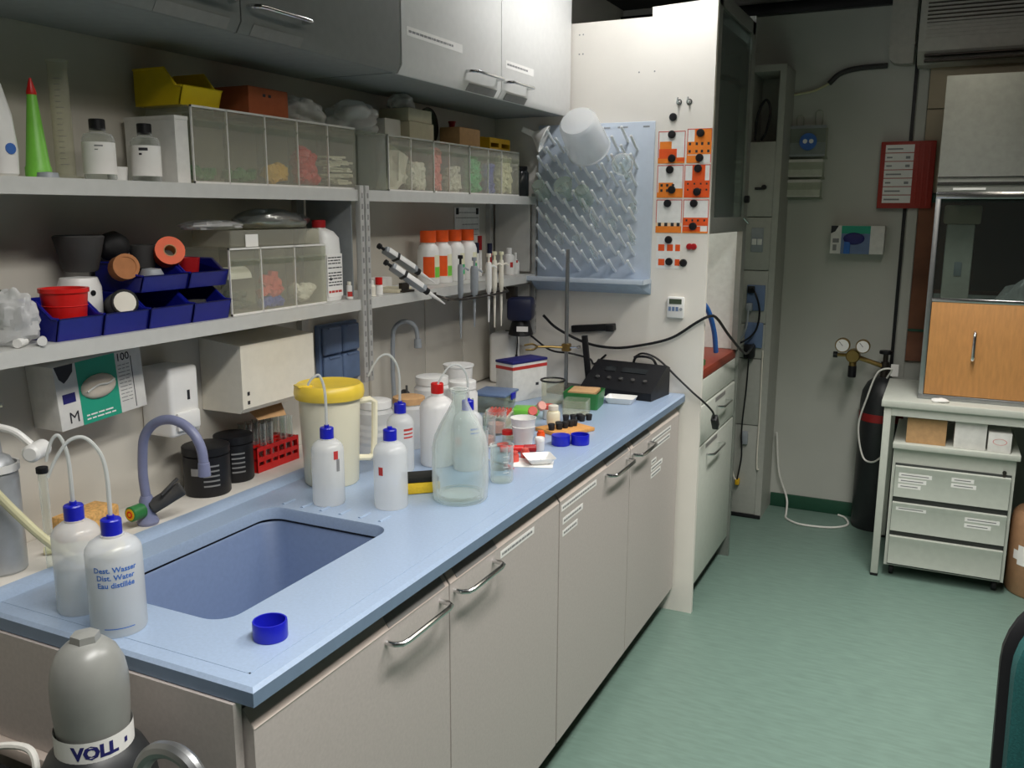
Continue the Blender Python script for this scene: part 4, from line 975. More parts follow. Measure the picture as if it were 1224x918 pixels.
def wash_bottle(loc, label, r=.041, h=.190, tube=None, capm='blue_cap', fill=0.0, capr=.0165):
    """tube = (heading, spread, rise, drop)"""
    t = thing('wash_bottle', label, 'wash bottle', loc, 0, 'wash bottles on the bench')
    ch = .026; zb = h-ch
    mk('body', G().lathe([(0, .002), (r*.6, .0), (r*.95, 0), (r, .005), (r, zb*.82), (r*.97, zb*.865), (r*.84, zb*.92), (r*.58, zb*.968), (r*.42, zb*.978), (r*.42, zb), (0, zb)], n=30), 'pe', t)
    if fill: mk('liquid', G().lathe([(0, .004), (r*.95, .004), (r*.96, fill), (0, fill)], n=28), 'liquid', t)
    c = mk('cap', ribbed_cap(capr, ch, zb), capm, t)
    mk('cap_spout', G().cyl(.006, h, h+.006, n=12), capm, c)
    if tube:
        a, sp, ri, dr = tube; cx, sx = math.cos(a), math.sin(a)
        pts = [(0, 0, h), (0, 0, h+ri*.5), (sp*.08*cx, sp*.08*sx, h+ri*.78), (sp*.32*cx, sp*.32*sx, h+ri*.98), (sp*.6*cx, sp*.6*sx, h+ri*.96), (sp*.85*cx, sp*.85*sx, h+ri-dr*.55), (sp*cx, sp*sx, h+ri-dr)]
        pp = cr(pts, 6); n = len(pp)
        mk('spout_tube', G().tube(pp, [.0036-.0012*i/n for i in range(n)], 8), 'pe_tube', t)
    return t
t = wash_bottle((.366, .993, ZW), 'wash bottle half full with thin upright tube at the near sink edge', .040, .190, (math.radians(-135), .035, .125, .045), fill=.085)
t = wash_bottle((.487, .968, ZW), 'wash bottle printed in blue with a wide curved tube at the near sink edge', .0445, .192, (math.radians(-129), .085, .142, .062), fill=.12)
for k, (s, z) in enumerate((('Dest. Wasser', .118), ('Dist. Water', .105), ('Eau distillée', .092))):
    mk('blue_print', on_cyl(text_g(s, .0125, .0003), .0448, math.radians(-39), z), 'ink_blue', t)
mk('foot_print', wrap(.0448, math.radians(-70), math.radians(-8), .016, .0175, 14), 'ink_blue', t)
t = wash_bottle((.400, 1.655, ZW), 'wash bottle with small red mark before the yellow lidded jug', .0385, .186, (math.radians(-135), .04, .128, .025))
mk('red_print', wrap(.0390, -.55, -.25, .115, .135, 5), 'ink_red', t); mk('dark_print', wrap(.0390, -.38, -.15, .085, .115, 5), 'ink_grey', t)
t = wash_bottle((.548, 1.700, ZW), 'wash bottle without tube in front of the white red-capped bottle', .0400, .188)
mk('red_print', wrap(.0404, -1.75, -1.45, .085, .105, 5), 'ink_red', t)
t = wash_bottle((.405, 1.965, ZW), 'wash bottle with red striped label behind the tubeless one', .036, .185, (math.radians(-128), .085, .135, .055))
mk('red_print', wrap(.0364, -.75, .1, .115, .121, 8).merge(wrap(.0364, -.75, .1, .105, .109, 8)).merge(wrap(.0364, -.75, .1, .095, .099, 8)), 'ink_red', t)
t = wash_bottle((.560, 2.06, ZW), 'wash bottle with blue print standing behind the glass bottle', .040, .190, (math.radians(-130), .085, .10, .05))
mk('blue_print', wrap(.0404, -.9, -.2, .115, .12, 8).merge(wrap(.0404, -.9, -.2, .105, .108, 8)), 'ink_blue', t)
t = thing('squeeze_bottle', 'white plastic bottle with red cap in the middle of the bench', 'bottle', (.462, 2.065, ZW))
mk('body', G().lathe([(0, 0), (.046, 0), (.049, .005), (.049, .160), (.046, .172), (.032, .185), (.018, .192), (.016, .205), (0, .205)], n=30), 'pe_thick', t); mk('cap', ribbed_cap(.0175, .028, .200), 'red', t)
# jug
t = thing('lidded_jug', 'cream plastic jug with yellow lid and handle at the far sink edge', 'jug', (.300, 1.800, ZW))
mk('body', G().lathe([(0, 0), (.066, 0), (.069, .004), (.078, .232), (.0755, .232), (.067, .006), (0, .006)], n=36), 'pe_cream', t)
ld = mk('lid', G().lathe([(.080, .222), (.0865, .224), (.089, .236), (.087, .252), (.080, .260), (.072, .258), (.060, .256), (0, .257)], n=36), 'yellow_lid', t)
mk('spout_flap', G().box(-.018, .018, -.088, -.05, .256, .262, .002).rot(math.radians(-30)), 'yellow_lid', ld)
hd = Vector((.63, .78, 0))
hp = [(hd*.074)+Vector((0, 0, .205)), (hd*.105)+Vector((0, 0, .208)), (hd*.118)+Vector((0, 0, .200)), (hd*.116)+Vector((0, 0, .12)), (hd*.112)+Vector((0, 0, .06)), (hd*.100)+Vector((0, 0, .052)), (hd*.069)+Vector((0, 0, .055))]
mk('handle', G().tube(hp, .0085, 8), 'pe_cream', t)
# big glass bottle
t = thing('glass_bottle', 'large clear glass bottle with narrow neck at the bench edge', 'glass bottle', (.668, 1.822, ZW))
mk('vessel', G().lathe([(0, .004), (.050, .002), (.062, 0), (.067, .008), (.069, .05), (.068, .13), (.062, .16), (.045, .195), (.026, .228), (.019, .243), (.0185, .262), (.023, .268), (.023, .274), (.017, .274), (.0165, .243), (.023, .226), (.043, .192), (.060, .157), (.066, .13), (.066, .05), (.06, .010), (.04, .012), (0, .014)], n=40), 'glass', t)
mk('base_ring', G().tube([(.056*math.cos(a), .056*math.sin(a), .012) for a in [2*PI*i/36 for i in range(36)]], .006, 8, closed=True), 'glass', t)
def beaker(loc, r, h, label, m='glass', grp=None, name='beaker'):
    t = thing(name, label, 'beaker', loc, 0, grp)
    mk('vessel', G().lathe([(0, .001), (r*.9, 0), (r, .005), (r, h-.004), (r*1.07, h), (r*1.0, h), (r*.96, h-.005), (r*.95, .006), (0, .004)], n=28), m, t)
    return t
t = beaker((.695, 1.995, ZW), .030, .098, 'small clear glass beaker right of the big glass bottle')
g = G()
for k in range(4): g.merge(wrap(.0304, -1.0, -.5, .03+.014*k, .0312+.014*k, 6))
mk('graduation', g, 'label', t)
solo('scouring_sponge', G().box(-.045, .045, -.032, .032, 0, .028, .004), 'sponge_yellow', 'yellow sponge under the black scourer before the white bottle', 'sponge', (.545, 1.835, ZW), .75)
solo('scourer', G().box(-.043, .043, -.031, .031, 0, .013, .003), 'sponge_black', 'black scourer pad on the yellow sponge', 'scourer', (.545, 1.835, ZW+.0285), .72)
def screw_cap(loc, label, r=.0285, h=.030, up=True, grp='blue screw caps lying on the bench'):
    t = thing('screw_cap', label, 'cap', loc, 0, grp)
    n = 40; pr_o = []
    g = G(); vs, fs = [], []
    prof = [(r*.98, 0), (r, .002), (r, h-.001), (r*.97, h), (r*.88, h), (r*.86, .004), (0, .004)]
    rows = []
    for q, (rr, z) in enumerate(prof):
        if rr == 0: rows.append([len(vs)]); vs.append((0, 0, z)); continue
        rows.append(list(range(len(vs), len(vs)+n)))
        for i in range(n):
            k = rr*(1-.025*(i % 2)) if q in (1, 2) else rr; vs.append((k*math.cos(2*PI*i/n), k*math.sin(2*PI*i/n), z))
    for a, b in zip(rows[:-1], rows[1:]):
        for i in range(n):
            j = (i+1) % n; fs.append((a[i], a[j], b[0]) if len(b) == 1 else (a[i], a[j], b[j], b[i]))
    fs.append(tuple(rows[0])); g.add(vs, fs)
    if not up: g.v = [(x, -y, h-z) for x, y, z in g.v]
    mk('shell', g, 'blue_cap', t, 50)
    mk('inner_ring', G().tube([(r*.62*math.cos(2*PI*i/24), r*.62*math.sin(2*PI*i/24), (.006 if up else h-.006)) for i in range(24)], .0012, 5, closed=True), 'blue_cap', t)
    return t
screw_cap((.738, 1.052, ZW), 'blue screw cap lying open side up alone beside the sink')
screw_cap((.690, 2.405, ZW), 'blue screw cap face down by the wooden board', up=False)
screw_cap((.738, 2.440, ZW), 'blue screw cap open side up by the wooden board')
t = thing('weighing_dish', 'white square weighing dish with dark grains at the bench edge', 'dish', (.712, 2.195, ZW+.0016), math.radians(38))
mk('dish', tray(.082, .082, .018, .008, .0012, .03), 'white_pl', t)
g = G(); rnd = random.Random(3)
for i in range(3): g.merge(G().blob(.003+.002*(i == 1), .003, .0025, (-.008+.012*i, rnd.uniform(-.008, .008), .004), .4, 3, 8, 5, seed=i))
mk('grain', g, 'ink', t)
solo('paper_slip', G().box(-.055, .055, -.045, .045, 0, .0012), 'paper', 'white paper slip under the weighing dish', 'paper', (.700, 2.185, ZW), .35)
# rear ledge, from the near end: cylinder vessel, hose, cork, tap, tubs, rack
t = thing('gas_washing_bottle', 'silver metal flask with white valve at the near end of the ledge', 'flask', (.100, 1.035, ZL))
mk('body', G().lathe([(0, 0), (.036, 0), (.040, .005), (.040, .185), (.038, .205), (.028, .225), (.016, .232), (.014, .26), (0, .26)], n=30), 'silver_bottle', t)
mk('collar', G().lathe([(.040, .20), (.043, .20), (.043, .214), (.039, .214)], n=28), 'white_pl', t)
mk('stem', G().cyl(.011, .26, .31, n=16, b=.002), 'steel', t)
mk('tee_handle', G().tube([(-.014, -.014, .325), (.018, .018, .325)], .005, 8).cyl(.004, .31, .325, n=8), 'chrome', t)
v = mk('valve_arm', G().tube(cr([(.010, .005, .285), (.04, .02, .275), (.062, .035, .25)], 5), .007, 10), 'white_pl', t)
mk('valve_knob', G().cyl(.017, -.028, .028, (.07, .04, .237), 18, Matrix.Rotation(PI/2, 4, 'X') @ Matrix.Rotation(.5, 4, 'Y'), b=.005), 'white_pl', v)
mk('valve_ring', G().cyl(.011, .193, .205, (.075, .043, 0), 16, b=.001), 'black', v)
mk('glass_tube', G().lathe([(.0085, .0), (.0085, .20)], (.075, .043, 0), 14), 'glass', t)
solo('rubber_hose', G().tube(cr([(.075, .965, 1.19), (.145, .975, 1.12), (.165, 1.02, 1.04), (.20, 1.06, .97), (.235, 1.10, .925), (.25, 1.16, .922), (.22, 1.20, .923), (.165, 1.17, .921), (.10, 1.12, .9145)], 8), .0085, 10), 'hose_cream', 'cream rubber hose hanging down past the silver flask', 'hose')
solo('cork_block', G().box(-.034, .034, -.06, .06, 0, .062, .006), 'cork', 'cork block standing on the ledge behind the wash bottles', 'cork', (.095, 1.225, ZL), .1)
def tap(loc, label, hosem, height, reach, heading, rad=.0105):
    t = thing('lab_tap', label, 'tap', loc, 0, 'laboratory taps')
    mk('base', G().lathe([(0, 0), (.022, 0), (.024, .006), (.018, .02), (.016, .055), (.012, .065), (0, .065)], n=20), hosem, t)
    c, s = math.cos(heading), math.sin(heading)
    R = reach/2; top = height-R
    pts = [(0, 0, .06), (-.004*c, -.004*s, .06+(top-.06)*.5), (0, 0, top)]
    for k in range(1, 8):
        a = PI-PI*k/8*1.05; pts.append(((R+R*math.cos(a))*c, (R+R*math.cos(a))*s, top+R*math.sin(a)))
    e = pts[-1]; pts.append((e[0]+.004*c, e[1]+.004*s, e[2]-.03))
    mk('spout', G().tube(cr(pts, 4), rad, 12), hosem, t)
    mk('nozzle', G().cyl(.0135, -.03, .0, (e[0]+.004*c, e[1]+.004*s, e[2]-.03), 14, r1=.012, b=.001), hosem, t)
    # lever body towards the sink and the round dial on the other side
    lv = mk('lever_body', G().cyl(.0165, .0, .078, (.010*c, .010*s, .038), 16, Matrix.Rotation(heading+.75, 4, 'Z') @ Matrix.Rotation(math.radians(62), 4, 'Y'), b=.003), 'grey_rubber', t)
    mk('lever', G().box(-.006, .045, -.004, .004, -.003, .003, .002).xf(Matrix.Translation((.045*c, .045*s, .075)) @ Matrix.Rotation(heading+1.2, 4, 'Z') @ Matrix.Rotation(-.6, 4, 'Y')), 'grey_rubber', lv)
    return t
t = tap((.140, 1.345, ZL), 'lilac swan-neck lab tap standing behind the sink', 'lilac_hose', .243, .155, math.radians(8))
k = mk('dial_body', G().cyl(.017, 0, .035, (0, -.012, .035), 18, Matrix.Rotation(PI/2, 4, 'X'), b=.002), 'green_plastic', t)
for r_, m_, q in ((.013, 'yellow', .0003), (.008, 'red', .0008), (.004, 'yellow', .0013)): mk('dial_disc', G().cyl(r_, .035, .0355+q, (0, -.012, .035), 18, Matrix.Rotation(PI/2, 4, 'X')), m_, k)
def tub(loc, r, h, label):
    t = thing('black_tub', label, 'tub', loc, 0, 'black screw-lid tubs')
    mk('body', G().lathe([(0, 0), (r*.93, 0), (r*.97, .004), (r*.97, h*.80), (r*.90, h*.82), (0, h*.82)], n=32), 'black', t)
    l = mk('lid', ribbed_cap(r, h*.17, h*.83, 48), 'black', t)
    g = G()
    for i in range(5): g.merge(wrap(r*.97+.0006, -.95, -.25, h*.22+i*h*.1, h*.22+i*h*.1+.004, 10))
    lb = mk('label_print', g, 'ink_grey', t)
    mk('label_print', wrap(r*.97+.0006, -1.5, -1.15, h*.45, h*.6, 6), 'ink_grey', t)
    return t
tub((.090, 1.578, ZL), .057, .122, 'black screw-lid tub with silver print beside the lilac tap')
tub((.070, 1.694, ZL), .050, .120, 'black screw-lid tub with silver print next to the red tube rack')
# test tube rack
t = thing('test_tube_rack', 'red plastic test tube rack on the ledge', 'rack', (.012, 1.752, ZL))
W, L, H = .082, .168, .068
for z in (.0, .032, .062):
    g = G()
    if z == 0: g.box(0, W, 0, L, 0, .004)
    else:
        nx, ny = 3, 6
        for i in range(nx+1): g.box(i*(W-.006)/nx, i*(W-.006)/nx+.006, 0, L, z, z+.005)
        for j in range(ny+1): g.box(0, W, j*(L-.006)/ny, j*(L-.006)/ny+.006, z+.0003, z+.0047)
    mk('rack_plate', g, 'red', t)
for a in (0, 1):
    mk('end_wall', G().box(0, W, a*(L-.005), a*(L-.005)+.005, .004, .067), 'red', t)
mk('side_rail', G().box(W-.003, W+.001, 0, L, .0, .018).box(W-.003, W+.001, 0, L, .028, .040).box(W-.003, W+.001, 0, L, .057, .068), 'red', t)
for j in range(7): mk('side_post', G().box(W-.003, W+.0012, j*(L-.006)/6, j*(L-.006)/6+.006, .0, .068), 'red', t)
tt0 = None; rnd = random.Random(11)
for i in range(3):
    for j in range(6):
        if rnd.random() < .12: continue
        x, y = .012+.016+i*(W-.006)/3, 1.752+.017+j*(L-.006)/6
        if tt0 is None:
            tt0 = solo('test_tube', G().lathe([(0, .0), (.006, .002), (.0085, .008), (.0085, .118), (.0098, .120), (.008, .120), (.0078, .009), (0, .004)], n=14), 'glass', 'clear glass test tube standing in the red rack', 'test tube', (x, y, ZL+.0045), 0, 'test tubes in the red rack')
        else: dup(tt0, (x, y, ZL+.0045))
# second tap, grey
tap((.065, 2.455, ZL), 'dark grey swan-neck lab tap behind the white jars', 'grey_pl', .325, .085, math.radians(55), .0075)
# white jars behind the bottles
def jar(loc, r, h, m, capm, label, ribs=0, grp='white jars at the rear of the bench'):
    t = thing('white_jar', label, 'jar', loc, 0, grp)
    pr = [(0, 0), (r*.95, 0), (r, .004)]
    for i in range(ribs): z = h*.2+i*h*.12; pr += [(r, z), (r*.95, z+h*.03), (r*.95, z+h*.06), (r, z+h*.09)]
    pr += [(r, h*.8), (r*.85, h*.86), (r*.85, h*.88), (0, h*.88)]
    mk('body', G().lathe(pr, n=28), m, t); mk('lid', ribbed_cap(r*.92, h*.13, h*.88, 40), capm, t)
    return t
jar((.270, 2.045, ZW), .050, .165, 'pe', 'white_pl', 'ribbed milky jar beside the jug handle', 4)
jar((.290, 2.190, ZW), .052, .150, 'pe', 'cardboard_tan', 'milky jar with tan lid behind the striped wash bottle')
jar((.278, 2.345, ZW), .056, .185, 'pe_thick', 'white_pl', 'wide white jar behind the red capped bottle')
jar((.400, 2.320, ZW), .046, .185, 'pe_thick', 'white_pl', 'slim white jar left of the stacked white cups')
t = thing('cup_stack', 'tall stack of white plastic cups behind the glass bottle', 'cups', (.300, 2.475, ZW))
for i in range(3):
    mk('cup', G().lathe([(0, .0), (.040, 0), (.043, .004), (.046, .06), (.05, .062), (.05, .068), (0, .068)], (0, 0, i*.0685), n=26), 'white_pl', t)
# far end of the bench
t = thing('reagent_carton', 'pale standing carton with red stripe and blue top', 'box', (.285, 2.98, ZW), -.35)
mk('body', G().box(-.04, .05, -.09, .09, 0, .14, .002), 'carton', t); mk('red_stripe', G().box(-.0405, .0505, -.0905, .0905, .118, .130), 'ink_red', t)
mk('top_flap', G().box(-.042, .052, -.092, .092, .14, .15, .002), 'ink_navy', t); mk('print_mark', G().box(.0502, .0508, .03, .045, .05, .06), 'ink', t)
t = thing('blue_lid_box', 'clear food box with blue lid beside the glass bottle', 'box', (.300, 2.740, ZW), .1)
mk('box', tray(.12, .13, .06, .012, .002, .015), 'acrylic_mid', t); mk('lid', G().box(-.064, .064, -.069, .069, .0602, .070, .004), 'socket_blue', t); mk('lid_clip', G().box(.064, .070, -.02, .02, .045, .068, .002), 'blue_cap', t)
solo('sponge_cloth', G().box(-.045, .045, -.04, .04, 0, .022, .006), 'green_cone', 'yellow-green sponge cloth before the blue lidded box', 'sponge', (.420, 2.740, ZW), .3)
t = thing('white_canister', 'white plastic canister in the far corner with black cord over it', 'canister', (.100, 3.215, ZL))
mk('body', G().box(-.045, .05, -.055, .055, 0, .205, .018, 3), 'white_pl', t); mk('cord', G().tube(cr([(.0535, 0, .0), (.0535, .005, .10), (.05, .01, .2), (.0, .012, .2085)], 5), .0025, 6), 'black', t); mk('switch', G().box(.0505, .056, -.004, .012, .085, .115, .002), 'black', t)
# lab stand
t = thing('lab_stand', 'steel lab stand with clamps before the drying rack', 'stand', (.385, 3.185, ZW))
mk('base', G().box(-.055, .055, -.09, .09, 0, .012, .003), 'dark_metal', t)
mk('rod', G().cyl(.0075, .012, .548, n=14), 'steel', t)
c = mk('clamp_boss', G().box(-.016, .016, -.014, .014, .155, .185, .003), 'brass', t)
mk('clamp_arm', G().tube([(-.012, -.01, .17), (-.06, -.03, .172), (-.10, -.05, .172)], .005, 8).tube(cr([(-.10, -.05, .172), (-.125, -.045, .18), (-.145, -.075, .178)], 4), .004, 7).tube(cr([(-.10, -.05, .172), (-.105, -.085, .165), (-.13, -.10, .165)], 4), .004, 7), 'brass', c)
mk('clamp_screw', G().tube([(.01, 0, .17), (.045, .012, .172)], .004, 8).box(.042, .05, .0, .026, .166, .178, .002), 'chrome', c)
t = thing('support_post', 'black angled support post beside the steel lab stand', 'stand', (.452, 3.270, ZW))
mk('foot', G().box(-.011, .011, -.02, .02, 0, .01, .002), 'black', t); mk('post', G().box(-.011, .011, -.008, .008, .01, .21, .002).xf(Matrix.Rotation(-.12, 4, 'Y')), 'black', t)
# measuring device
def device():
    t = thing('benchtop_meter', 'black wedge-shaped benchtop meter beside the panel', 'meter', (.615, 3.222, ZW), math.radians(-7))
    mk('case', G().ext([(-.085, .0), (.085, 0), (.085, .105), (.06, .115), (-.085, .030)], -.148, .148, 'yz') .rot(0), 'black', t)
    s = math.atan2(.085, .145)
    Mx = Matrix.Translation((0, -.0125, .0725)) @ Matrix.Rotation(s, 4, 'X')
    mk('display', G().box(-.02, .085, .018, .045, .0, .003).xf(Mx), 'dark_glass', t)
    mk('display', G().box(-.09, -.045, .018, .045, .0, .003).xf(Mx), 'dark_glass', t)
    for i in range(5):
        mk('knob', G().cyl(.008, 0, .008, (-.10+.05*i, -.025, 0), 14, b=.001).xf(Mx), 'grey_rubber', t)
    mk('handle', G().tube(cr([(-.0, .07, .108), (.02, .06, .138), (.08, .06, .138), (.10, .07, .108)], 5), .005, 8), 'black', t)
device()
t = thing('green_rack', 'green plastic rack box on the far bench', 'rack', (.555, 2.945, ZW), .15)
mk('box', tray(.13, .13, .058, .008, .003, .01), 'green_plastic', t)
mk('orange_insert', G().box(-.05, .05, -.052, .052, .048, .062, .004), 'cardboard_tan', t)
solo('clear_box', tray(.085, .075, .05, .006, .0018), 'acrylic', 'clear acrylic box in front of the green rack', 'box', (.575, 2.82, ZW), .15)
solo('white_tray', tray(.11, .085, .022, .01, .002, .02), 'white_pl', 'shallow white tray between the green rack and the black meter', 'tray', (.655, 3.062, ZW), .1)
t = beaker((.432, 2.945, ZW), .042, .085, 'clear beaker with dark rim left of the green rack', 'acrylic')
mk('dark_rim', G().tube([(.044*math.cos(a), .044*math.sin(a), .085) for a in [2*PI*i/28 for i in range(28)]], .0035, 6, closed=True), 'black', t)
solo('wood_board', G().box(-.06, .06, -.075, .075, 0, .012, .002), 'wood_board', 'small wooden board with black stoppers on the bench', 'board', (.635, 2.57, ZW), -.45)
ST = [(.612, 2.515), (.630, 2.535), (.640, 2.56), (.622, 2.55), (.648, 2.585), (.655, 2.60)]
s0 = None
for i, (x, y) in enumerate(ST+[(.585, 2.70), (.605, 2.715), (.62, 2.735), (.635, 2.72), (.65, 2.745)]):
    z = ZW+(.0125 if i < len(ST) else 0); lb = 'black rubber stopper lying on the wooden board' if i < len(ST) else 'black rubber stopper behind the wooden board'
    if s0 is None: s0 = solo('rubber_stopper', G().lathe([(0, 0), (.009, 0), (.0115, .018), (.0105, .02), (0, .02)], n=14), 'rubber', lb, 'stopper', (x, y, z), 0, 'black stoppers on the bench')
    else: dup(s0, (x, y, z), 0, lb)
t = reagent_bottle((.585, 2.592, ZW+.0125), .062, .022, 'cream', 'pe_cream', 'squat cream bottle on the wooden board', .016, .7, False, capr=.75)
t = thing('paper_cup', 'two stacked white paper cups in front of the wooden board', 'cups', (.600, 2.33, ZW))
mk('cup', G().lathe([(0, 0), (.026, 0), (.034, .062), (.0355, .064), (.033, .064), (.025, .003), (0, .003)], n=26), 'white_pl', t)
mk('cup', G().lathe([(.0335, .0655), (.0345, .072), (.038, .088), (.0395, .09), (.037, .09), (.032, .066)], n=26), 'white_pl', t)
t = thing('red_marker', 'red marker pen lying in front of the paper cups', 'pen', (.612, 2.262, ZW+.0125), math.radians(30))
mk('barrel', G().cyl(.0105, -.05, .02, M=Matrix.Rotation(PI/2, 4, 'Y'), n=14, b=.001), 'red', t); mk('cap', G().cyl(.0118, .02, .055, M=Matrix.Rotation(PI/2, 4, 'Y'), n=14, b=.001), 'deep_red', t)
for i, (x, y, h, m, lb) in enumerate([(.485, 2.30, .085, 'glass', 'clear beaker behind the red marker pen'), (.455, 2.44, .075, 'glass', 'clear beaker with pink liquid between cups and cloth'), (.535, 2.41, .06, 'acrylic', 'low clear plastic beaker behind the paper cups')]):
    t = beaker((x, y, ZW), .034-.002*i, h, lb, m)
    if i < 2: mk('pink_liquid', G().cyl(.0305-.002*i, .0065, .025+.008*i, n=24), 'pink', t)
for i, (x, y, a, m, lb) in enumerate([(.500, 2.60, .5, 'dusty_red', 'red capped plastic tube leaning in the tube tray'), (.465, 2.66, .9, 'pink', 'pink capped plastic tube leaning in the tube tray')]):
    t = thing('centrifuge_tube', lb, 'tube', (x, y, ZW+.0155), a)
    mk('tube', G().lathe([(0, 0), (.004, .0), (.0135, .025), (.0135, .10), (0, .10)], n=16).xf(Matrix.Rotation(math.radians(62), 4, 'X')), 'acrylic', t)
    mk('cap', ribbed_cap(.0155, .014, .10, 24).xf(Matrix.Rotation(math.radians(62), 4, 'X')), m, t)
for i, (x, y, h, lb) in enumerate([(.645, 2.175, .03, 'small red cap beside the weighing dish'), (.655, 2.225, .028, 'small orange-red cap near the red marker'), (.602, 2.455, .022, 'small orange cap at the near corner of the wooden board')]):
    t = thing('small_cap', lb, 'stopper', (x, y, ZW)); mk('plug', ribbed_cap(.013, h*.7, 0, 24), 'dusty_red' if i < 2 else 'orange', t); mk('top_rim', G().cyl(.010, h*.7, h, n=16, b=.001), 'dusty_red' if i < 2 else 'orange', t)  # small loose caps rather than stoppers, each a ribbed body with a rim
t = beaker((.640, 2.09, ZW), .024, .062, 'tiny clear beaker between glass beaker and weighing dish')
# more small glass and plastic between the cups and the stand
t = beaker((.520, 2.195, ZW), .029, .075, 'clear beaker with glass rods left of the red marker pen')
for k, (a, b) in enumerate(((.35, .4), (2.4, .5), (4.2, .35))):
    mk('glass_rod', G().tube([(.012*math.cos(a), .012*math.sin(a), .008), (.024*math.cos(a+.3), .024*math.sin(a+.3), .13+.02*k)], .0028, 7), 'white_pl' if k == 1 else 'glass_green', t)
t = thing('tip_box', 'clear pipette tip box with red tips beside the cream bottle', 'tip box', (.395, 2.575, ZW), .25)
mk('box', tray(.085, .115, .038, .006, .002), 'acrylic', t); tp = mk('tip_plate', G().box(-.039, .039, -.054, .054, .026, .030), 'white_pl', t)
g = G()
for i in range(6):
    for j in range(9): g.cyl(.0032, .0302, .042, (-.032+.0128*i, -.046+.0115*j, 0), 6)
o = mk('tip_heads', g, 'dusty_red', tp); o['kind'] = 'stuff'
for i, (x, y, r_, h_, m_, cm, lb) in enumerate([(.660, 2.015+.30, .014, .040, 'pe_thick', 'white_pl', 'tiny white screw pot beside the paper cups'), (.545, 2.335, .016, .045, 'acrylic', 'red', 'tiny clear pot with red lid behind the red marker'), (.520, 2.70, .018, .05, 'pe_thick', 'dusty_red', 'small white pot with reddish lid before the clear acrylic box'), (.470, 2.155, .015, .05, 'pe_thick', 'orange', 'small white pot with orange lid beside the glass rods')]):
    t = thing('sample_pot', lb, 'pot', (x, y, ZW), 0, 'sample pots on the bench')
    mk('body', G().lathe([(0, 0), (r_*.92, 0), (r_, .003), (r_, h_*.7), (0, h_*.7)], n=18), m_, t); mk('lid', ribbed_cap(r_*1.05, h_*.3, h_*.7, 24), cm, t)
for i, (x, y, a, lb) in enumerate([(.515, 2.265, 1.0, 'clear dropper pipette lying left of the paper cups'), (.62, 2.125, -.5, 'clear dropper pipette lying behind the tiny beaker')]):
    t = thing('dropper', lb, 'dropper', (x, y, ZW+.0065), a)
    mk('stem', G().tube([(-.06, 0, -.003), (-.02, 0, -.002), (.03, 0, 0)], [.0015, .003, .0035], 8), 'pe_tube', t); mk('bulb', G().lathe([(.0035, .03), (.006, .036), (.006, .062), (.003, .07), (0, .071)], n=12, M=Matrix.Rotation(PI/2, 4, 'Y')), 'dusty_red', t)
# cables over the far bench
solo('black_cable', G().tube(cr([(.268, 3.225, 1.185), (.31, 3.27, 1.13), (.42, 3.305, 1.075), (.53, 3.310, 1.062), (.63, 3.310, 1.076), (.762, 3.312, 1.114), (.86, 3.312, 1.18), (.905, 3.325, 1.205), (.918, 3.40, 1.19), (.925, 3.60, 1.10), (.92, 3.95, .98), (.88, 4.3, .94), (.85, 4.54, .935)], 8), .0055, 8), 'black', 'thick black cable sagging across the cream panel', 'cable')
solo('black_cable', G().tube(cr([(.23, 3.16, 1.12), (.30, 3.22, 1.05), (.36, 3.29, 1.03), (.43, 3.318, 1.01), (.452, 3.322, .99), (.50, 3.322, 1.03)], 8), .004, 8), 'black', 'thin black cable dropping behind the lab stand', 'cable')
t = thing('black_cable', 'thin black cable from the meter ending in a loose plug by the drawers', 'cable', (0, 0, 0))
mk('lead', G().tube(cr([(.62, 3.312, 1.03), (.66, 3.30, 1.05), (.72, 3.305, 1.03), (.80, 3.312, .96), (.86, 3.312, .91), (.905, 3.325, .87), (.925, 3.37, .83), (.925, 3.40, .80)], 8), .004, 8), 'black', t)
mk('plug', G().box(-.012, .012, -.016, .016, -.06, 0, .004).xf(Matrix.Translation((.925, 3.40, .802)) @ Matrix.Rotation(.7, 4, 'X')), 'black', t)
t = thing('power_strip', 'black power strip fixed on the cream panel under the drying rack', 'power strip', (.355, PY-.001, 1.112))
mk('bar', G().box(0, .185, -.022, 0, 0, .028, .004).rot(-.10, 'Y'), 'black', t); mk('plug', G().box(.15, .185, -.045, -.0225, .016, .044, .005), 'black', t)
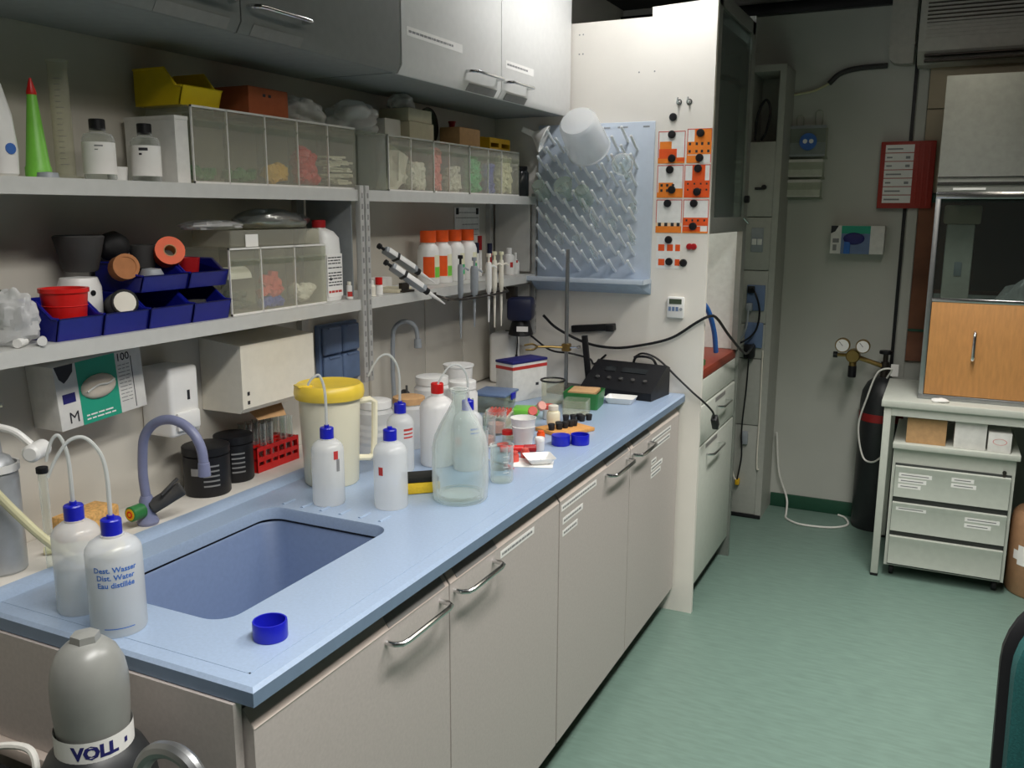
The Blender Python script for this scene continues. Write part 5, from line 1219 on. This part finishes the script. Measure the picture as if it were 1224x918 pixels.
# ------------------------------------------------------------------ service column and back wall
def service_column():
    x0, x1, y0, y1 = .755, .925, 4.60, 4.866
    t = thing('service_column', 'tall grey service column with sockets beside the back wall', 'service column', (x0, y0, 0))
    W, Dp = x1-x0, y1-y0
    mk('side_cheek', G().box(0, .012, 0, Dp, 0, 2.29), 'column', t); mk('side_cheek', G().box(W-.03, W, 0, Dp, 0, 2.29), 'column', t)
    mk('back', G().box(.012, W-.03, Dp-.01, Dp, 0, 2.29), 'column', t); mk('top_cap', G().box(.012, W-.03, 0, Dp-.01, 2.26, 2.29), 'column', t)
    mk('foot', G().box(-.03, W+.0, -.008, 0, 0, .02, .002), 'black', t)
    zs = [(.02, .50), (.504, .85), (.854, 1.03), (1.034, 1.30), (1.304, 1.565), (1.569, 1.93)]
    P = [mk('front_panel', G().box(.013, W-.031, .0, .012, a, b, .002), 'column', t) for a, b in zs]
    sw = mk('switch_plate', G().box(.045, .105, -.006, -.0005, 1.395, 1.515, .002), 'grey_pl', t)
    for i in (0, 1): mk('rocker', G().box(.05+.027*i, .073+.027*i, -.011, -.0062, 1.43, 1.46, .002), 'white_pl', sw)
    mk('breaker', G().box(.05, .10, -.012, -.0005, 1.70, 1.712, .002).cyl(.012, 0, .018, (.095, -.0005, 1.712), 12, RX), 'black', t)
    for z in (1.10, .91):
        s = mk('socket_plate', G().box(.04, .13, -.012, -.0005, z, z+.13, .004), 'socket_blue', t)
    g = mk('grey_plug', G().box(.045, .075, -.05, -.0125, 1.10, 1.14, .006).tube(cr([(.06, -.05, 1.11), (.055, -.06, 1.02), (.03, -.05, .96), (-.01, -.10, .93), (-.03, -.3, .95)], 6), .005, 8), 'grey_pl', t)
    mk('black_plug', G().box(.045, .10, -.05, -.0125, .86, .93, .008).tube(cr([(.075, -.05, .87), (.07, -.05, .7), (.055, -.03, .5), (.06, -.03, .38), (.06, -.03, .32), (.045, -.03, .21)], 6), .004, 8), 'black', t)
    mk('black_plug', G().tube(cr([(.055, -.014, 1.22), (.09, -.05, 1.19), (.115, -.05, 1.10), (.10, -.06, 1.0), (.03, -.08, .94), (-.04, -.3, .945)], 6), .005, 8).box(.045, .08, -.03, -.0125, 1.19, 1.225, .004), 'black', t)
    mk('cable_loop', G().tube(cr([(.03, .03, 1.94), (.04, .02, 2.06), (.075, .02, 2.13), (.10, .02, 2.08), (.085, .02, 1.98), (.06, .03, 1.94)], 6), .006, 8), 'black', t)
    mk('outlet_box', G().box(.05, .085, -.02, -.0005, .40, .47, .004), 'grey_pl', t)
    mk('white_lead', G().tube(cr([(.135, -.006, .9), (.137, -.006, .6), (.137, -.006, .3), (.15, -.006, .27)], 5), .004, 7).tube(cr([(-.02, -.02, .9), (-.01, -.03, .5), (.02, -.03, .25), (.045, -.03, .2)], 6), .004, 7), 'cream', t)
    mk('yellow_clip', G().box(.035, .055, -.035, -.0005, .18, .21, .003), 'yellow', t)
service_column()
solo('floor_cable', G().tube(cr([(.945, 4.845, .42), (.97, 4.845, .20), (1.02, 4.84, .06), (1.035, 4.75, .006), (1.05, 4.66, .006), (1.12, 4.60, .006), (1.22, 4.60, .006), (1.30, 4.63, .006), (1.35, 4.70, .006), (1.33, 4.80, .006), (1.29, 4.84, .006)], 8), .0055, 8), 'hose_white', 'white cable trailing over the green floor by the back wall', 'cable')
solo('wall_hose', G().tube(cr([(.925, YB-.012, 2.175), (1.02, YB-.012, 2.19), (1.09, YB-.012, 2.22)], 6), .006, 8), 'hose_cream', 'pale yellow hose along the top of the back wall', 'hose')
solo('wall_hose', G().tube(cr([(1.09, YB-.014, 2.22), (1.14, YB-.014, 2.265), (1.22, YB-.014, 2.285), (1.355, YB-.014, 2.29)], 6), .013, 8), 'grey_rubber', 'dark insulated hose running into the white pipe duct', 'hose')
# hanging folders with blue mandatory sign
t = thing('wall_pocket', 'grey wall pockets with round blue safety sign on the back wall', 'wall pocket', (.90, YB-.002, 1.655))
for i, (z0, h, dx) in enumerate(((0, .085, 0), (.10, .085, .005), (.20, .15, .012))):
    p = mk('pocket', G().ext([(0, 0), (-.045, .01), (-.055, h), (-.05, h), (-.042, .014), (0, .006)], dx, .195+dx, 'yz'), 'acrylic_mid', t); 
    mk('insert', G().box(dx+.01, dx+.185, -.046, -.043, z0*0+.014, h+.015), 'grey_pl' if i == 2 else 'carton', p); p.location = (0, 0, z0)
mk('sign_disc', G().cyl(.042, .0, .002, (.115, -.058, .285), 26, RX), 'ink_blue', t)
mk('sign_goggles', G().cyl(.011, .002, .0026, (.100, -.058, .287), 14, RX).cyl(.011, .002, .0026, (.130, -.058, .287), 14, RX), 'label', t)
mk('hanger', G().tube(cr([(.05, -.004, .35), (.05, -.02, .41), (.08, -.02, .41), (.08, -.004, .35)], 5), .003, 6).tube(cr([(.14, -.004, .35), (.14, -.02, .43), (.17, -.02, .43), (.17, -.004, .35)], 5), .003, 6), 'acrylic_mid', t)
t = thing('glove_box', 'small blue and white glove box on the back wall', 'glove box', (1.158, YB-.001, 1.388), 0)
mk('carton', G().box(0, .25, -.085, 0, 0, .138, .001), 'carton', t)
mk('teal_panel', G().box(.05, .185, -.0856, -.085, 0, .138), 'socket_blue', t)
mk('teal_stripe', G().box(.05, .185, -.0861, -.0857, .10, .138), 'teal_print', t)
mk('glove_opening', G().sph(.05, .008, .03, (.11, -.0865, .075), 20, 8), 'ink_navy', t)
mk('glove_cuff', G().box(.065, .095, -.092, -.0865, 0.0, .06, .006), 'water_blue_hose', t)
mk('black_corner', G().ext([(0, .138), (.035, .138), (.02, .11), (0, .10)], -.0858, -.0851, 'xz'), 'ink', t)
mk('size_patch', G().box(.01, .04, -.0858, -.0851, .055, .075).box(.012, .03, -.0858, -.0851, .015, .045), 'ink_grey', t)
t = thing('letter_sign', 'red framed board with rows of white print cards on the back wall', 'sign', (1.358, YB-.021, 1.612))
mk('frame', G().box(0, .245, -.03, 0, 0, .318, .004), 'red_frame', t)
for i in range(7):
    c = mk('print_card', G().box(.022, .150, -.0312, -.0302, .026+i*.040, .026+i*.040+.036), 'label', t)
    mk('card_print', G().box(.03, (.055 if i in (2, 4, 5) else .10), -.0316, -.0313, .039+i*.04, .046+i*.04), 'ink_grey', c)
    if i in (2, 4, 5): mk('card_print', G().box(.115, .135, -.0316, -.0313, .036+i*.04, .048+i*.04), 'ink_grey', c)
mk('red_slat', G().box(.165, .175, -.033, -.0302, .012, .306, .001).box(.19, .20, -.033, -.0302, .012, .306, .001).box(.215, .225, -.033, -.0302, .012, .306, .001), 'red_frame', t)
# pipe duct and air conditioner
t = thing('pipe_duct', 'white vertical pipe duct with rounded foot beside the air conditioner', 'duct', (1.36, YB-.002, 2.285))
mk('duct', G().ext([(.05, 0), (.11, 0), (.11, .37), (0, .37), (0, .05), (.007, .022), (.022, .007)], -.075, 0, 'xz'), 'ac', t)
mk('joint', G().box(-.003, .113, -.078, 0, .085, .095), 'ac', t)
t = thing('air_conditioner', 'wall mounted air conditioner with ribbed grille at the ceiling', 'air conditioner', (1.49, YB-.002, 2.265))
mk('case', G().ext([(0, 0), (-.13, .0), (-.20, .05), (-.212, .09), (-.19, .385), (0, .39)], 0, .95, 'yz'), 'ac', t)
g = mk('grille', G().box(.03, .92, -.206, -.196, .10, .36), 'dark_metal', t)
for i in range(14): mk('louvre', G().box(.03, .92, -.216, -.206, .105+i*.017, .114+i*.017), 'ac', g)
mk('outlet_flap', G().box(.03, .92, -.205, -.15, .005, .013, .002).box(.03, .92, -.208, -.16, .028, .036, .002), 'dark_metal', t)
mk('dark_badge', G().ext([(.42, .068), (.55, .083), (.80, .086), (.80, .071)], -.222, -.2125, 'xz'), 'black', t)

# ------------------------------------------------------------------ gas cylinder at the back wall
t = thing('gas_cylinder', 'black gas cylinder with regulator standing at the back wall', 'gas cylinder', (1.462, 4.755, 0))
mk('body', G().lathe([(0, 0), (.098, 0), (.102, .006), (.102, .66), (.096, .71), (.075, .755), (.045, .78), (.03, .785), (0, .785)], n=32), 'cyl_black', t)
mk('strap', G().lathe([(.1025, .565), (.1045, .565), (.1045, .605), (.1025, .605)], n=32), 'cyl_band', t)
v = mk('valve', G().cyl(.02, .785, .86, n=16).cyl(.012, .86, .90, n=12).box(-.014, .014, -.014, .014, .80, .84), 'dark_metal', t)
mk('hand_wheel', G().lathe([(.008, .90), (.03, .90), (.032, .908), (.03, .916), (.008, .918), (.008, .90)], n=18), 'black', v)
RG = Matrix.Translation((-.15, -.03, .885))
r = mk('regulator', G().cyl(.034, -.03, .03, n=22, M=Matrix.Rotation(PI/2, 4, 'X'), b=.005).tube([(0, 0, 0), (.15, .03, -.05)], .012, 10).tube([(-.075, 0, 0), (0, 0, 0)], .009, 8).cyl(.018, -.075, -.03, n=14).xf(RG), 'brass', t)
mk('pressure_knob', G().cyl(.02, -.11, -.05, n=16, b=.003).xf(RG), 'black', r)
for dx, rr in ((-.05, .036), (.045, .034)):
    q = mk('gauge', G().cyl(rr, -.018, .018, n=24, b=.003).xf(RG @ Matrix.Translation((dx, -.035, .055)) @ RX), 'brass', r)
    mk('gauge_face', G().cyl(rr*.85, .018, .0195, n=24).xf(RG @ Matrix.Translation((dx, -.035, .055)) @ RX), 'label', q)
    mk('gauge_needle', G().box(-.001, .001, -.002, rr*.7, .0196, .0202).xf(RG @ Matrix.Translation((dx, -.035, .055)) @ RX @ Matrix.Rotation(.7, 4, 'Z')), 'ink', q)
mk('outlet', G().tube([(-.075, 0, 0), (-.095, 0, 0)], .016, 10).xf(RG), 'black', r)
mk('tag', G().box(.03, .065, -.06, -.058, .80, .86), 'label', v)
solo('gas_hose', G().tube(cr([(1.48, 4.63, .80), (1.50, 4.60, .85), (1.44, 4.60, .83), (1.40, 4.60, .70), (1.37, 4.62, .55), (1.40, 4.62, .40), (1.45, 4.60, .38), (1.50, 4.62, .42)], 8), .0045, 7), 'hose_white', 'thin white gas tube looping down the black gas cylinder', 'tube')

# ------------------------------------------------------------------ table with enclosure and drawer unit
TX, TY = 1.505, 4.07
def table():
    t = thing('lab_table', 'light grey steel frame table under the wooden front enclosure', 'table', (TX, TY, 0))
    L, Dp = 1.30, .56
    mk('top', G().box(-.012, L, -.012, Dp, .772, .802, .004), 'table_grey', t)
    mk('frame_rail', G().box(.03, L-.03, 0, .03, .735, .771), 'table_grey', t); mk('frame_rail', G().box(.03, L-.03, Dp-.03, Dp, .735, .771), 'table_grey', t)
    mk('frame_rail', G().box(0, .03, .03, Dp-.03, .735, .771), 'table_grey', t)
    for x in (0, L-.03):
        for y in (0, Dp-.03):
            l = mk('leg', G().box(x, x+.03, y, y+.03, .012, .771, .002), 'table_grey', t); mk('foot_glide', G().box(x-.001, x+.031, y-.001, y+.031, 0, .012, .003), 'black', l)
table()
def drawer_unit():
    t = thing('drawer_unit', 'light grey three drawer unit on castors under the table', 'drawers', (1.556, 4.085, 0))
    W, Dp = .468, .50
    mk('top', G().box(-.004, W+.012, -.02, Dp, .592, .616, .003), 'table_grey', t)
    mk('body', G().box(0, W, .004, Dp, .055, .590), 'table_grey', t)
    mk('lock', G().cyl(.008, 0, .004, (W-.04, -.0005, .535), 12, RX).box(W-.045, W-.035, -.006, -.0005, .51, .528), 'dark_metal', t)
    mk('gap_shadow', G().box(.012, W-.012, .0005, .0035, .06, .525), 'kick', t)  # dark backing sheet, paints shadow into the gaps between the drawers
    for i, (a, b) in enumerate(((.378, .515), (.222, .352), (.07, .198))):
        d = mk('drawer', G().ext([(.0, a), (-.014, a), (-.014, b-.02), (-.022, b-.004), (-.022, b), (.0, b)], .014, W-.014, 'yz'), 'drawer', t)
        labs = [[(.03, .16, .10), (.03, .14, .075), (.03, .12, .05), (.235, .32, .105), (.235, .33, .08)], [(.03, .15, .105), (.30, .43, .095), (.30, .40, .068)], []][i]
        for (la, lb_, lz) in labs:
            s = mk('label_strip', G().box(la, lb_, -.0146, -.0141, a+lz-.009, a+lz+.009), 'label', d)
            mk('label_print', G().box(la+.01, lb_-.012, -.0150, -.0147, a+lz-.002, a+lz+.002), 'ink_grey', s)
    for x in (.03, W-.03):
        for y in (.05, Dp-.06):
            mk('castor', G().cyl(.024, -.010, .010, (x, y, .0242), 16, Matrix.Rotation(PI/2, 4, 'Y'), b=.003).box(x-.014, x+.014, y-.012, y+.012, .0485, .0548), 'black', t)
drawer_unit()
ZU = .6165
carton('cardboard_box', 'cardboard_tan', 1.60, 1.755, 4.10, 4.28, ZU, .108, 'brown cardboard box on the drawer unit under the table', 'cardboard', cat='box')
carton('white_box', 'carton', 1.785, 1.905, 4.09, 4.25, ZU, .118, 'taller white box on the drawer unit beside the cardboard box')
t = carton('white_box', 'carton', 1.912, 1.998, 4.085, 4.22, ZU, .082, 'lower white box with oval print at the end of the drawer unit')
mk('oval_print', G().lathe([(.024, .0), (.026, .0), (.026, .0005), (.024, .0005), (.024, 0)], n=24).xf(Matrix.Translation((0, -.0676, .045)) @ RX @ Matrix.Diagonal((1, .5, 1, 1))), 'dusty_red', t)
solo('tissue', G().blob(.035, .02, .01, (0, 0, .006), .4, 4, 14, 8, flat=.006, seed=5), 'paper', 'crumpled white tissue on the table before the wooden door', 'tissue', (1.72, 4.115, .8025))
def enclosure():
    t = thing('glazed_enclosure', 'bench enclosure with wooden door, glass band and grey metal hood', 'enclosure', (1.63, 4.16, .803))
    W, Dp = 1.0, .46
    mk('base_frame', G().box(0, W, 0, Dp, 0, .02, .002), 'steel', t)
    for x in (0, W-.02): mk('corner_post', G().box(x, x+.02, 0, .02, .02, .845, .002), 'steel', t); mk('corner_post', G().box(x, x+.02, Dp-.02, Dp, .02, .845, .002), 'steel', t)
    mk('rail', G().box(.02, W-.02, 0, .018, .420, .436, .002).box(0, W, 0, .02, .845, .872, .002), 'chrome', t)
    mk('back_sheet', G().box(.02, W-.02, Dp-.006, Dp, .02, .418), 'hood_inner', t)
    mk('back_pane', G().box(.02, W-.02, Dp-.006, Dp-.002, .437, .844), 'pane', t)
    d = mk('wooden_door', G().box(.022, W-.022, .002, .016, .022, .418, .002), 'wood_door', t)
    mk('handle', handle_bar((.195, .002, .18), (.195, .002, .30), (0, -.028, 0), .007), 'chrome', d)
    mk('front_pane', G().box(.022, W-.022, .006, .010, .437, .844), 'pane', t)
    mk('side_pane', G().box(.006, .010, .021, Dp-.021, .437, .844), 'pane', t); mk('side_pane', G().box(.006, .010, .021, Dp-.021, .022, .418), 'pane', t)
    h = mk('hood', G().add([(0, 0, .873), (W, 0, .873), (W, Dp, .873), (0, Dp, .873), (.0, .02, 1.335), (W, .02, 1.335), (W, Dp, 1.335), (.0, Dp, 1.335)], [(0, 1, 2, 3), (4, 5, 6, 7), (0, 1, 5, 4), (1, 2, 6, 5), (2, 3, 7, 6), (3, 0, 4, 7)]), 'hood_metal', t)
    mk('hood_rail', G().box(0, W, -.006, -.0005, .90, .912).box(0, W, -.004, -.0005, .93, .934), 'chrome', h)
    mk('light_slot', G().box(.06, .18, -.004, -.0005, .88, .889), 'label', h)
enclosure()
t = thing('upright_monitor', 'grey upright instrument behind the enclosure glass', 'instrument', (1.735, 4.36, .824))
mk('column', G().box(-.055, .055, -.05, .05, 0, .72, .008), 'ac', t); mk('head', G().box(-.07, .075, -.06, .06, .72, .80, .01), 'beige_wall', t); mk('switch', G().box(-.012, .018, -.054, -.0505, .50, .56, .002), 'grey_pl', t)
solo('plastic_bag', G().blob(.16, .10, .26, (0, 0, .22), .2, 4, 34, 20, flat=.219, seed=51), 'bag', 'big clear plastic bag inside the glazed enclosure', 'bag', (2.02, 4.38, .824))
# brown bin and chair
t = thing('waste_drum', 'brown fibre drum with pale torn label beside the drawer unit', 'drum', (2.175, 4.20, 0))
mk('body', G().lathe([(0, 0), (.13, 0), (.138, .012), (.140, .30), (.132, .345), (.12, .36), (0, .362)], n=36), 'bin_brown', t)
mk('torn_label', G().merge(wrap(.1402, math.radians(-150), math.radians(-95), .16, .20, 10)).merge(wrap(.1404, math.radians(-140), math.radians(-110), .14, .225, 8)), 'label', t)
def chair():
    t = thing('office_chair', 'black office chair with dark teal upholstered backrest', 'chair', (2.085, 1.37, 0), math.radians(-84))
    # local: front of the chair is +x, backrest at -x
    def rr(w, h, r): return rrect(w, h, r, 8)
    def bend(y): return -.10*(y/.25)**2*-.25
    def pad(w, h, r, x0, x1, zc):
        g = G(); n = len(rr(w, h, r))
        rings = []
        for x, s in ((x0, .94), (x0+.006, 1), (x1-.012, 1), (x1, .93)):
            rings.append([(x+bend(a*s)-.12*(b*s), a*s, zc+b*s) for a, b in rr(w, h, r)])
        return shell_full(rings)
    bs = mk('back_shell', pad(.475, .505, .13, -.255, -.225, .74), 'black', t)
    mk('back_cushion', pad(.450, .48, .12, -.224, -.175, .74), 'teal_fabric', t)
    mk('back_bracket', G().tube(cr([(-.24, 0, .62), (-.27, 0, .50), (-.20, 0, .41), (-.05, 0, .405)], 6), .018, 10), 'black', t)
    st = mk('seat_shell', shell_full([[(a*s, b*s, z) for a, b in rr(.46, .47, .12)] for s, z in ((.85, .415), (1, .43), (1, .445))]), 'black', t)
    mk('seat_cushion', shell_full([[(a*s, b*s, z) for a, b in rr(.45, .46, .12)] for s, z in ((.97, .446), (1, .46), (.99, .49), (.93, .505))]), 'teal_fabric', t)
    mk('gas_lift', G().cyl(.025, .12, .40, n=16).cyl(.035, .40, .414, n=16), 'black', t)
    for k in range(5):
        a = 2*PI*k/5+.3
        l = mk('base_leg', G().tube([(.02*math.cos(a), .02*math.sin(a), .115), (.27*math.cos(a), .27*math.sin(a), .075)], [.024, .016], 8), 'black', t)
        mk('castor', G().cyl(.025, -.016, .016, (.28*math.cos(a), .28*math.sin(a), .0262), 14, Matrix.Rotation(a+.6, 4, 'Z') @ Matrix.Rotation(PI/2, 4, 'X'), b=.003).cyl(.006, .026, .07, (.275*math.cos(a), .275*math.sin(a), 0), 8), 'black', l)
chair()

# ------------------------------------------------------------------ near gas cylinder at the bench end
def near_cylinder():
    t = thing('gas_cylinder', 'grey capped gas cylinder with VOLL band at the near end of the bench', 'gas cylinder', (.628, .795, 0))
    mk('body', G().lathe([(0, 0), (.082, 0), (.085, .006), (.085, .745), (.080, .785), (.066, .815), (.052, .828), (.052, .832), (0, .832)], n=36), 'cyl_black', t)
    c = mk('cap', G().lathe([(.0, .833), (.047, .835), (.0495, .85), (.0515, .875), (.053, .905), (.0525, .93), (.049, .952), (.040, .972), (.028, .984), (.02, .988), (0, .989)], n=40), 'cyl_grey', t)
    mk('cap_nut', G().lathe([(0, .984), (.0215, .981), (.0195, .998), (.006, 1.001), (0, 1.001)], n=6), 'cyl_grey', c)
    b = mk('paper_band', wrap(.0535, -PI, PI, .826, .858, 48), 'label', t)
    mk('band_text', on_cyl(text_g('VOLL', .026, .0014), .0539, math.radians(-38), .841), 'ink_navy', b)
    mk('band_mark', wrap(.0539, math.radians(8), math.radians(14), .838, .846, 3), 'ink_navy', b)
near_cylinder()
t = thing('cylinder_trolley', 'bent grey tube trolley beside the near gas cylinder', 'trolley', (.865, .72, 0))
mk('handle', G().tube(cr([(-.075, .0, .03), (-.075, 0, .40), (-.07, 0, .80), (-.06, 0, .87), (-.035, 0, .912), (.002, 0, .927), (.036, 0, .915), (.055, 0, .875), (.06, 0, .80), (.06, 0, .40), (.06, 0, .03)], 6), .011, 10), 'steel', t)
mk('foot_plate', G().box(-.10, .09, -.06, .06, 0, .02, .004), 'dark_metal', t)
t = thing('hose_box', 'dark plastic box with white hoses left of the near gas cylinder', 'box', (.30, .80, 0))
mk('body', G().box(-.16, .16, -.09, .085, 0, .60, .012), 'black', t); mk('lid', G().box(-.165, .165, -.095, .09, .60, .625, .006), 'rubber', t)
solo('white_hose', G().tube(cr([(.36, .76, .632), (.44, .77, .64), (.47, .80, .70), (.44, .82, .745), (.37, .80, .74), (.32, .78, .70), (.30, .76, .64), (.28, .72, .634)], 8), .006, 8), 'hose_white', 'white hose loop on the dark box', 'hose')
solo('white_hose', G().tube(cr([(.42, .72, .632), (.46, .75, .70), (.50, .74, .735), (.528, .75, .74)], 8), .006, 8), 'hose_white', 'white hose end touching the near gas cylinder', 'hose')
